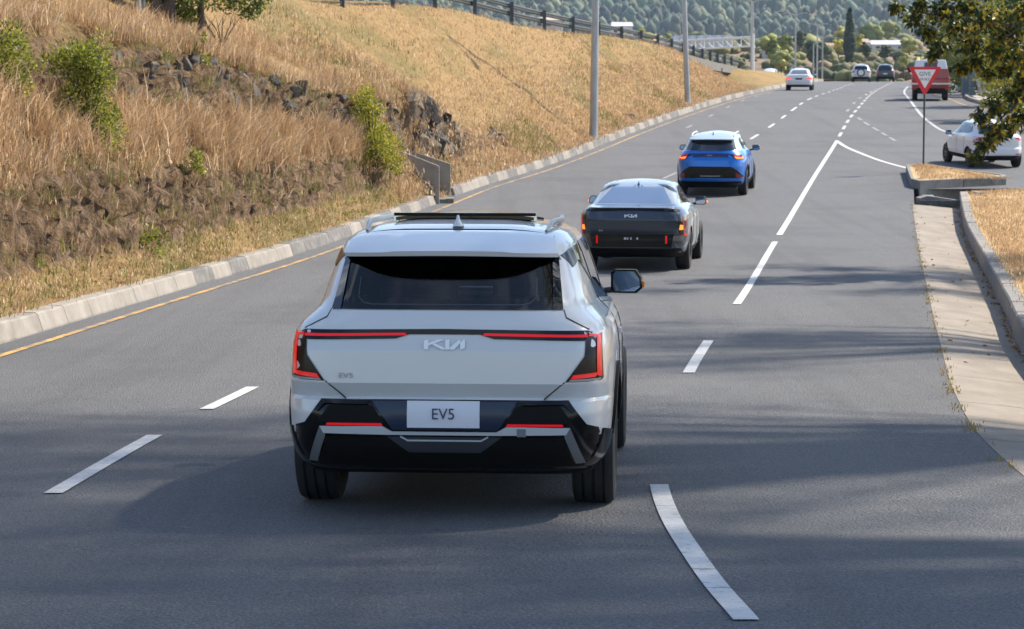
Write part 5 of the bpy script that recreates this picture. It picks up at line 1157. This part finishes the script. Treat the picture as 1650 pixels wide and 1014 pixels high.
_last = [o_ for o_ in COL.objects if o_.name.startswith('stem') and o_.parent is None][-1]; _rt = [o_ for o_ in COL.objects if o_.name.startswith('ridge_tree')][-1]
_last.parent = _rt; _last.matrix_parent_inverse = Matrix.Translation(-b0); _last.name = 'second_trunk'
b0 = ridge(327, 66, 50)
tree('slim tree on the ridge with leafy boughs reaching right', b0, 4.5, .065, [(.25, .1, .78, .22), (.5, 0, .72, .22), (.75, .1, .8, .22), (1.15, 0, .7, .2), (1.3, .05, .85, .2), (.95, 0, .55, .16), (-.25, .1, .62, .2), (-.5, .1, .45, .18), (.3, .1, 1.05, .35), (.65, 0, 1.0, .35), (1.0, .1, .95, .35), (1.3, 0, 1.1, .3), (1.05, .1, .62, .22), (.75, 0, .75, .22), (-.4, .2, .95, .3), (-.7, .2, .75, .3), (-.9, .3, .55, .25), (.1, 0, 1.5, .5), (.8, 0, 1.6, .5), (1.2, 0, 1.5, .4), (0, .2, 2.6, .8), (.6, 0, 2.8, .8), (-.6, 0, 2.5, .8), (.2, 0, 3.8, .9)], 95, .085, G2, 53, name='ridge_tree')
o = empty('bare_shrub', tuple(ridge(360, 72, 50.5))); tag(o, 'leafless twiggy shrub on the ridge right of the slim tree', 'shrub'); b = MB(); rsx = np.random.RandomState(8)
for k in range(9):
    a = rsx.uniform(-.9, .9); p0 = Vector((0, 0, -.1)); p1 = Vector((a*.25, rsx.uniform(-.1, .1), .25)); p2 = Vector((a*.55, rsx.uniform(-.2, .2), .45+.2*rsx.rand())); b.tube([p0, p1, p2], [.016, .011, .004], 5)
    for q in range(2): b.tube([p1.lerp(p2, .4), p1.lerp(p2, .7)+Vector((rsx.uniform(-.25, .25), 0, .12+.15*rsx.rand()))], [.008, .003], 4)
b.build('twigs', BARK, o)
P_ = ridge(226, 45, 49); o = MB().tube([(0, 0, -.4), (0, 0, 3.2)], .075, 12).build('steel_post', GALV, None, smooth=40); o.location = P_; tag(o, 'plain grey steel post between the dark ridge trees', 'post')
P_ = ridge(235, 45, 49.3); o = MB().tube([(0, 0, -.4), (.05, 0, 3.2)], .035, 10).build('thin_post', GALV, None, smooth=40); o.location = P_; tag(o, 'thin grey post just right of the thicker steel post', 'post')
o = empty('drain_chute', tuple(ridge(190, 30, 55))); tag(o, 'pale concrete drain chute running down behind the ridge trees', 'drain')
for (dx, nm) in ((-.12, 'chute_wall'), (.22, 'chute_wall')):
    MB().add([(-1.1+dx, 0, .62), (-1.1+dx, .14, .62), (.9+dx, .14, -.68), (.9+dx, 0, -.68), (-1.1+dx, 0, .42), (-1.1+dx, .14, .42), (.9+dx, .14, -.88), (.9+dx, 0, -.88)], [(0, 1, 2, 3), (7, 6, 5, 4), (0, 4, 5, 1), (1, 5, 6, 2), (2, 6, 7, 3), (3, 7, 4, 0)]).build(nm, CONC2, o)

# overhanging tree on the right: trunk on the verge out of frame, boughs hanging into view
G3 = [(.020, .045, .010), (.030, .060, .012), (.045, .08, .015), (.020, .040, .010), (.10, .12, .018), (.30, .26, .02), (.42, .30, .02)]
TB = Vector((11.6, 42.0, float(zr(42))+.35))
vis = [(1440, 12, 11), (1470, 32, 18), (1492, 52, 15), (1512, 18, 20), (1536, 40, 24), (1512, 74, 15), (1560, 68, 22), (1586, 28, 26), (1620, 40, 30), (1641, 88, 26), (1600, 82, 22), (1568, 100, 15), (1546, 108, 10), (1616, 64, 24), (1644, 18, 28), (1550, 12, 20), (1480, 8, 10), (1500, 88, 8),
       (1632, 152, 20), (1602, 172, 18), (1576, 188, 11), (1642, 186, 22), (1602, 214, 17), (1586, 232, 14), (1572, 250, 10), (1622, 204, 15), (1650, 130, 18), (1615, 112, 10), (1590, 118, 8)]
cl = []; rsx = np.random.RandomState(12)
for px, py, r in vis:
    Y = 40+rsx.uniform(-.7, .7); p = at(px, py, Y)-TB; cl.append((p.x, p.y, p.z, r*Y/3900*1.1))
up = [(rsx.uniform(-3.2, 2.5), rsx.uniform(-3, 3), rsx.uniform(4.9, 8.5), rsx.uniform(.7, 1.1)) for _ in range(26)]
ot = empty('overhanging_tree', tuple(TB)); tag(ot, 'tree with dark glossy yellow-tipped leaves hanging into the upper right corner', 'tree')
rs4 = np.random.RandomState(14); parts = []
for (x, y, z, r) in cl:
    n = int(36+190*r/.28); P, D = ball((x, y, z), (r, r, r), n, rs4, .15); parts.append(leaf_arrays(P, D*.5+rs4.normal(size=D.shape)*.5+np.array([0, 0, -.55]), .11, rs4, G3, .52, .22))
for (x, y, z, r) in up:
    P, D = ball((x, y, z), (r, r, r*.8), 300, rs4, .2); parts.append(leaf_arrays(P, D*.5+rs4.normal(size=D.shape)*.5+np.array([0, 0, -.5]), .15, rs4, G3, .52, .22))
V, T, C = merge(parts); np_mesh('crown', V, T, LEAF, ot, C)
b = MB(); b.tube([(0, 0, -.4), (.05, 0, 2), (-.1, -.1, 4), (-.2, 0, 6.5)], [.2, .16, .13, .06], 10)
def q_(px, py, Y=40): return at(px, py, Y)-TB
b.tube([(0, 0, 3.2), q_(1700, 40), q_(1620, 42), q_(1540, 32), q_(1480, 22), q_(1440, 10)], [.07, .045, .03, .02, .012, .005], 7)
b.tube([(0, 0, 2.2), q_(1690, 160), q_(1640, 165), q_(1605, 195), q_(1580, 240)], [.06, .035, .022, .014, .005], 7)
b.tube([q_(1640, 42), q_(1600, 75), q_(1560, 95)], [.02, .013, .005], 6); b.tube([q_(1600, 40), q_(1550, 60), q_(1510, 74)], [.016, .01, .004], 6); b.tube([q_(1645, 150), q_(1640, 100), q_(1620, 70)], [.018, .012, .005], 6)
for (x, y, z, r) in up: b.tube([(-.1, 0, min(z*.7, 6)), (x*.5, y*.5, z*.9), (x, y, z)], [.05, .035, .012], 6)
b.build('trunk', BARK, ot, smooth=50)
# roadside trees beyond the right edge, whose shade falls across the road
def roadside(label, X, Y, crown_z, R_, nc, seed, off=4.5):
    r_ = np.random.RandomState(seed); c = []
    for _ in range(nc):
        d = unit(r_.normal(size=3)); q = r_.rand()**.4; c.append((d[0]*R_*q, d[1]*R_*q, crown_z+d[2]*R_*.75*q, R_*r_.uniform(.30, .48)))
    c = [(a-off, b_, z_, r) for a, b_, z_, r in c]
    return tree(label, (X+off, Y, float(zr(min(Y, 60)))+.4), crown_z+R_*.4, .2, c, 340, .11, G2, seed, name='roadside_tree', leafm=LEAF, shell=.05)
SHADE_TREES = [('broad roadside tree right of the white crossover, beyond the right edge', 7.6, 21.5, 11.0, 4.8, 78, 61), ('tall roadside tree nearest the camera, beyond the right edge', 7.2, 16.0, 11.5, 4.6, 74, 62), ('open roadside tree between the overhanging tree and the broad one', 10.5, 31.5, 9.5, 3.6, 34, 63)]
for a in SHADE_TREES: roadside(*a)

# ------------------------------------------------------------------ the valley and hill beyond the crest
def gz(X, Y):
    z = float(far_z(Y)); z += (1.6*math.sin(X*.021+Y*.013)+1.1*math.sin(X*.047-Y*.02)) if Y > 420 else 0; z += 4.2*math.exp(-((X-82)/45)**2-((Y-600)/75)**2); return z
HZG = [(.035, .055, .022), (.05, .07, .025), (.065, .08, .03), (.085, .09, .035)]
rs5 = np.random.RandomState(21)
def ico(sub, seed, amp):
    bm = bmesh.new(); bmesh.ops.create_icosphere(bm, subdivisions=sub, radius=1); r_ = np.random.RandomState(seed)
    V = np.array([v.co[:] for v in bm.verts]); T = np.array([[v.index for v in f.verts] for f in bm.faces]); bm.free()
    V *= (1+amp*np.array([mnoise.noise(Vector((v*2.1+seed*7.3).tolist())) for v in V])+.10*r_.uniform(-1, 1, len(V)))[:, None]; return V, T
LUMP1 = [ico(1, k, .45) for k in range(8)]; LUMP2 = [ico(2, k+20, .55) for k in range(8)]; LUMP3 = [ico(3, k+40, .6) for k in range(6)]
def lumps(items, lib, rs_):
    """items: (centre, radii, colour) -> merged arrays"""
    V = []; T = []; C = []; o_ = 0
    for c, r, col in items:
        v, t = lib[rs_.randint(len(lib))]; a = rs_.rand()*6.28; ca, sa = math.cos(a), math.sin(a)
        w_ = np.stack([v[:, 0]*ca-v[:, 1]*sa, v[:, 0]*sa+v[:, 1]*ca, v[:, 2]], 1)*np.asarray(r)+np.asarray(c)
        V.append(w_); T.append(t+o_); o_ += len(v); C.append(np.asarray(col)[None]*(1+.18*rs_.uniform(-1, 1, (len(v), 1))))
    return np.concatenate(V), np.concatenate(T), np.concatenate(C)
NT = 8200; FX = rs5.uniform(-330, 620, NT); FY = 1880+1050*rs5.rand(NT)**1.1
FZ = np.array([gz(x, y) for x, y in zip(FX, FY)]); FZ += np.where(FY > 1900, (FY-1900)*.02*np.sin(FX*.004+1.0), 0)
base = np.array([(.040, .070, .042), (.060, .092, .050), (.090, .115, .058), (.13, .14, .065), (.030, .055, .040)])
it = []
for i in range(NT):
    h = 6+14*rs5.rand()**1.3; w_ = h*rs5.uniform(.26, .38); col = base[rs5.randint(5)]*rs5.uniform(.6, 1.5)
    it.append(((FX[i], FY[i], FZ[i]+h*.5), (w_, w_, h*.5), col))
    it.append(((FX[i]+rs5.uniform(-2, 2), FY[i]-1, FZ[i]+h*rs5.uniform(.6, .9)), (w_*.6, w_*.6, h*.25), col*1.15))
V, T, C = lumps(it, LUMP1, rs5)
o = np_mesh('hill_forest', V, T, FAR_LEAF, col=C); tag(o, 'dense hazy forest covering the hill across the whole background', 'forest', kind='stuff')
# scrub in the valley
it = []
for i in range(2300):
    Y = rs5.uniform(420, 1850) if i > 900 else rs5.uniform(420, 700); X = rs5.uniform(-.16*Y, .30*Y+10); h = rs5.uniform(.8, 2.6)*(1 if Y < 800 else 2.2); z = gz(X, Y)
    col = np.array([(.08, .10, .03), (.13, .13, .04), (.20, .15, .08), (.17, .17, .05), (.055, .07, .025)])[rs5.randint(5)]*rs5.uniform(.7, 1.3)
    for q in range(2): it.append(((X+rs5.uniform(-1, 1)*h*.6, Y+rs5.uniform(-1, 1)*h*.6, z+h*.35), (h*rs5.uniform(.6, 1.0), h*rs5.uniform(.6, 1.0), h*.6), col*(1+.15*q)))
V, T, C = lumps(it, LUMP1, rs5)
o = np_mesh('valley_scrub', V, T, FAR_LEAF, col=C); tag(o, 'mixed dark scrub filling the valley below the forested hill', 'scrub', kind='stuff')

YG = [(.42, .38, .04), (.54, .46, .06), (.30, .29, .04)]; DG = [(.03, .05, .018), (.045, .065, .02), (.06, .085, .025)]; OG = [(.15, .18, .035), (.24, .25, .045), (.10, .13, .03)]; LG = [(.30, .31, .07), (.40, .37, .09), (.22, .24, .06)]
def far_tree(label, px, ptop, wpx, Y, cols, seed, flat=.8, hpx=None):
    top = at(px, ptop, Y); X = top.x; zb = gz(X, Y) if Y > 300 else float(zr(Y)); W = wpx*Y/3900; H = top.z-zb; r_ = np.random.RandomState(seed); c = []
    ch = max(H*.72, min(H*.85, W*flat)); cz = H-ch/2
    for _ in range(22):
        d = unit(r_.normal(size=3)); q = r_.rand()**.4*.8; c.append((d[0]*W*.42*q, d[1]*W*.42*q, cz+d[2]*ch*.42*q, W*r_.uniform(.15, .24)))
    return tree(label, (X, Y, zb), H*.8, max(.12, W*.03), c, 110, W*.045, cols, seed, name='valley_tree', far=True, shell=.5, group=None)
FT = [('bright yellow-green tree just behind the dark guard rail', 1037, 34, 40, 400, YG), ('smaller olive tree left of the yellow tree behind the guard rail', 1002, 40, 26, 420, OG), ('pale green tree right of the yellow tree behind the guard rail', 1072, 36, 26, 470, LG),
 ('dark broad tree right of the gantry upright', 1240, 52, 40, 480, OG), ('tall dark round tree behind the double lamp posts', 1286, 43, 24, 560, DG), ('olive tree between the gantry and the tall round tree', 1262, 50, 26, 540, OG), ('wide flat dark tree behind the cluster of thin poles', 1312, 62, 46, 500, DG), ('low flat-topped pale tree below the dark broad tree', 1257, 77, 34, 440, LG),
 ('yellow bush-like tree left of the cypress', 1348, 56, 24, 540, YG), ('yellow tree right of the cypress', 1380, 48, 20, 545, YG), ('pale round tree above and left of the cypress', 1352, 38, 26, 640, LG), ('large olive tree right of the cypress', 1402, 36, 44, 820, OG), ('large dark tree above the white roofed house', 1428, 30, 46, 860, OG), ('dark round tree in front of the white house', 1391, 60, 22, 500, DG), ('dark low tree in front of the white roof', 1423, 68, 22, 490, DG), ('bright green bush-like tree below the white roof', 1453, 80, 20, 430, LG), ('yellowish tree right of the white roof', 1462, 58, 34, 520, LG), ('grey-green tree behind the red truck', 1512, 48, 44, 480, OG)]
for i, a in enumerate(FT): far_tree(*a, 300+i)
# cypress
Yc = 520; t_ = at(1365, 13, Yc); zb = gz(t_.x, Yc); H = t_.z-zb; r_ = np.random.RandomState(90); c = []
for k in range(34): q = k/33; c.append((r_.uniform(-.12, .12), r_.uniform(-.12, .12), .5+q*(H-.9), .25+1.1*math.sin(min(1, (1-q)*1.25)*math.pi/2)*min(1, .35+q*2)))
tree('tall narrow dark cypress standing above the valley trees', (t_.x, Yc, zb), H*.8, .16, c, 110, .5, [(.018, .034, .016), (.026, .046, .02), (.034, .055, .022)], 91, name='cypress', far=True, shell=.6)
# shrubs behind the footpath on the right
RS = [('tall yellow-green shrub behind the footpath below the overhanging leaves', 1622, 165, 118, 4.2, 1.9, YG), ('olive shrub behind the pale guard rail', 1575, 150, 140, 4.6, 2.2, OG), ('big loose shrub at the right edge behind the white hatchback', 1655, 190, 104, 4.0, 2.0, LG), ('dark shrub between the guard rail and the red truck', 1540, 135, 168, 4.2, 2.2, OG), ('grey-green shrub behind the yellow-green one', 1605, 150, 150, 6.0, 2.6, OG), ('tall olive shrub right of the footpath end', 1640, 150, 135, 6.0, 2.6, OG)]
for i, (lab, px, py, Y, H, Rx, cols) in enumerate(RS):
    p = at(px, py, Y); p.z = float(zr(Y))+.3; shrub(lab, p, H, Rx, 26, 150, .22, cols, 400+i, name='roadside_shrub', leafm=FAR_LEAF)
# houses
def house(label, px0, px1, pbase, Y, wall_h, roof_h, wallc, roofc, depth=8, gable=True, nwin=3):
    pm = (px0+px1)/2; Yo = Y; Y = min(np.arange(430, 1000, 5.0), key=lambda t: abs(at(pm, pbase, t).z-gz(at(pm, pbase, t).x, t)-.3)); Y = float(Y); wall_h *= Y/Yo; roof_h *= Y/Yo
    a = at(px0, pbase, Y); b2 = at(px1, pbase, Y); W = b2.x-a.x; o = empty('house', ((a.x+b2.x)/2, Y, a.z)); tag(o, label, 'house')
    wm = nmat('wall_'+label[:12], [(.3, tuple(x*.85 for x in wallc)), (.7, wallc)], .8, rough=.9); rm = nmat('roof_'+label[:12], [(.3, tuple(x*.8 for x in roofc)), (.7, roofc)], 1.2, rough=.85, stretch=(3, 1, 1))
    MB().box((0, depth/2, wall_h/2-.6), (W, depth, wall_h+1.2)).build('wall', wm, o)
    e = .4; h = roof_h
    MB().add([(-W/2-e, -e, wall_h), (W/2+e, -e, wall_h), (W/2+e, depth+e, wall_h), (-W/2-e, depth+e, wall_h), (-W/2+(.0 if gable else 1.5), depth/2, wall_h+h), (W/2-(.0 if gable else 1.5), depth/2, wall_h+h)], [(0, 1, 5, 4), (1, 2, 5), (2, 3, 4, 5), (3, 0, 4), (3, 2, 1, 0)]).build('roof', rm, o)
    for k in range(nwin):
        x = -W/2+W*(k+.5)/nwin; w = MB().box((x, -.03, wall_h*.55), (min(1.3, W/nwin*.5), .1, wall_h*.36)).build('window', mat('house_glass', (.03, .04, .05), .1), o)
        MB().box((x, -.05, wall_h*.55-wall_h*.2), (min(1.5, W/nwin*.55), .16, .1)).build('sill', CONC2, w)
    return o
house('white house with a long pale roof right of the cypress', 1402, 1456, 83, 560, 1.5, 1.0, (.50, .51, .52), (.62, .65, .70), 9)
house('small white house behind the dark round tree', 1376, 1398, 84, 545, 2.0, .9, (.66, .66, .64), (.45, .33, .26), 7, True, 2)
house('pinkish house with a terracotta roof left of the cypress', 1322, 1352, 90, 520, 1.5, 1.2, (.55, .42, .34), (.46, .29, .20), 8, False, 2)
house('long pale building behind the sign gantry', 1085, 1195, 87, 460, 1.0, .3, (.66, .66, .66), (.55, .55, .55), 12, True, 7)
house('brown roofed shed left of the gantry panels', 1048, 1088, 78, 430, 1.2, .9, (.46, .36, .27), (.42, .27, .17), 8, True, 2)
house('white building half hidden behind the yellow tree', 985, 1018, 62, 460, 2.2, .8, (.66, .66, .66), (.6, .6, .6), 10, True, 3)
house('pale low house among the trees right of the gantry', 1228, 1252, 93, 500, 1.5, 1.0, (.58, .54, .48), (.48, .36, .28), 8, False, 2)
house('pale low building beside the guard rail at the top of the slope', 862, 905, 48, 440, 1.6, .6, (.6, .58, .54), (.52, .42, .34), 9, True, 3)
# sign gantry
ga2 = empty('sign_gantry', tuple(at(1211, 120, 290))); tag(ga2, 'white steel truss sign gantry spanning the far ramp, seen from behind', 'gantry'); GO = ga2.location.copy()
WST = mat('white_steel', (.66, .68, .70), .45, .1)
def gp(px, py, Y=290): return at(px, py, Y)-GO
MB().tube([gp(1211, 122), gp(1211, 55)], .19, 12).build('upright', WST, ga2, smooth=40); MB().tube([gp(1208, 115), gp(1208, -5)], .09, 10).build('lamp_pole', GALV, ga2, smooth=40)
for (a, b2) in (((1211, 60.5), (1050, 69)), ((1211, 75), (1050, 84))):
    for dy in (0, 1.0): MB().tube([gp(*a)+Vector((0, dy, 0)), gp(*b2, 318)+Vector((0, dy, 0))], .11, 8).build('chord', WST, ga2, smooth=40)
for k in range(11):
    t = (k+.3)/11; Yk = 290+28*t; A = gp(1211-161*t, 60.5+8.5*t, Yk); B = gp(1211-161*t, 75+9*t, Yk); MB().tube([A, B], .06, 6).build('brace', WST, ga2)
    if k < 10: t2 = (k+1.3)/11; MB().tube([B, gp(1211-161*t2, 60.5+8.5*t2, 290+28*t2)], .05, 6).build('brace', WST, ga2)
SGN = mat('sign_back', (.42, .46, .52), .5, .3)
for k in range(7):
    x0 = 1080+14*k; Yk = 312-k*2.4; A = gp(x0, 57.5+(.8-.12*k), Yk); B = gp(x0+13, 79, Yk); c = (A+B)/2; MB().box((c.x, c.y+.6, c.z), (abs(B.x-A.x), .08, abs(A.z-B.z))).build('sign_panel', SGN, ga2)
    MB().box((c.x, c.y+.52, c.z), (.08, .06, abs(A.z-B.z)*1.05)).build('panel_rib', WST, ga2)
# far lamp posts
for (px, ptop, Y, arms, lab) in [(1210.5, 4, 302, 2, 'tall double-armed lamp post rising behind the sign gantry upright'), (1279, 25, 330, 2, 'double-armed lamp post right of the gantry'), (1314, 42, 365, 2, 'farther double-armed lamp post above the white sedan'), (1308, 71, 395, 1, 'short far pole left of the clustered poles'), (1322.5, 62, 385, 1, 'short far pole right of the clustered poles'), (1296, -30, 420, 1, '')][:5]:
    t_ = at(px, ptop, Y); zb = float(zr(Y)); lamp_post(t_.x, Y, zb, t_.z-zb, .15, lab, (0, 0), arms, 0)
t_ = at(1543, 20, 150); lamp_post(t_.x, 150, float(zr(150))+.15, 8.5, .13, 'grey lamp post behind the overhanging leaves', (0, 0), 1, math.pi)

# ------------------------------------------------------------------ haze
hz = MB().box((200, 1800, 140), (2900, 4700, 320)).build('haze', None); tag(hz, 'thin pale blue air between the road and the far hill', 'haze', kind='stuff')
hm = bpy.data.materials.new('haze'); hm.use_nodes = True; nt = hm.node_tree; nt.nodes.clear(); ho = nt.nodes.new('ShaderNodeOutputMaterial'); pv_ = nt.nodes.new('ShaderNodeVolumePrincipled')
pv_.inputs['Color'].default_value = (.62, .78, 1, 1); pv_.inputs['Density'].default_value = .00008; pv_.inputs['Anisotropy'].default_value = .35
nt.links.new(pv_.outputs[0], ho.inputs['Volume']); hz.data.materials.clear(); hz.data.materials.append(hm)
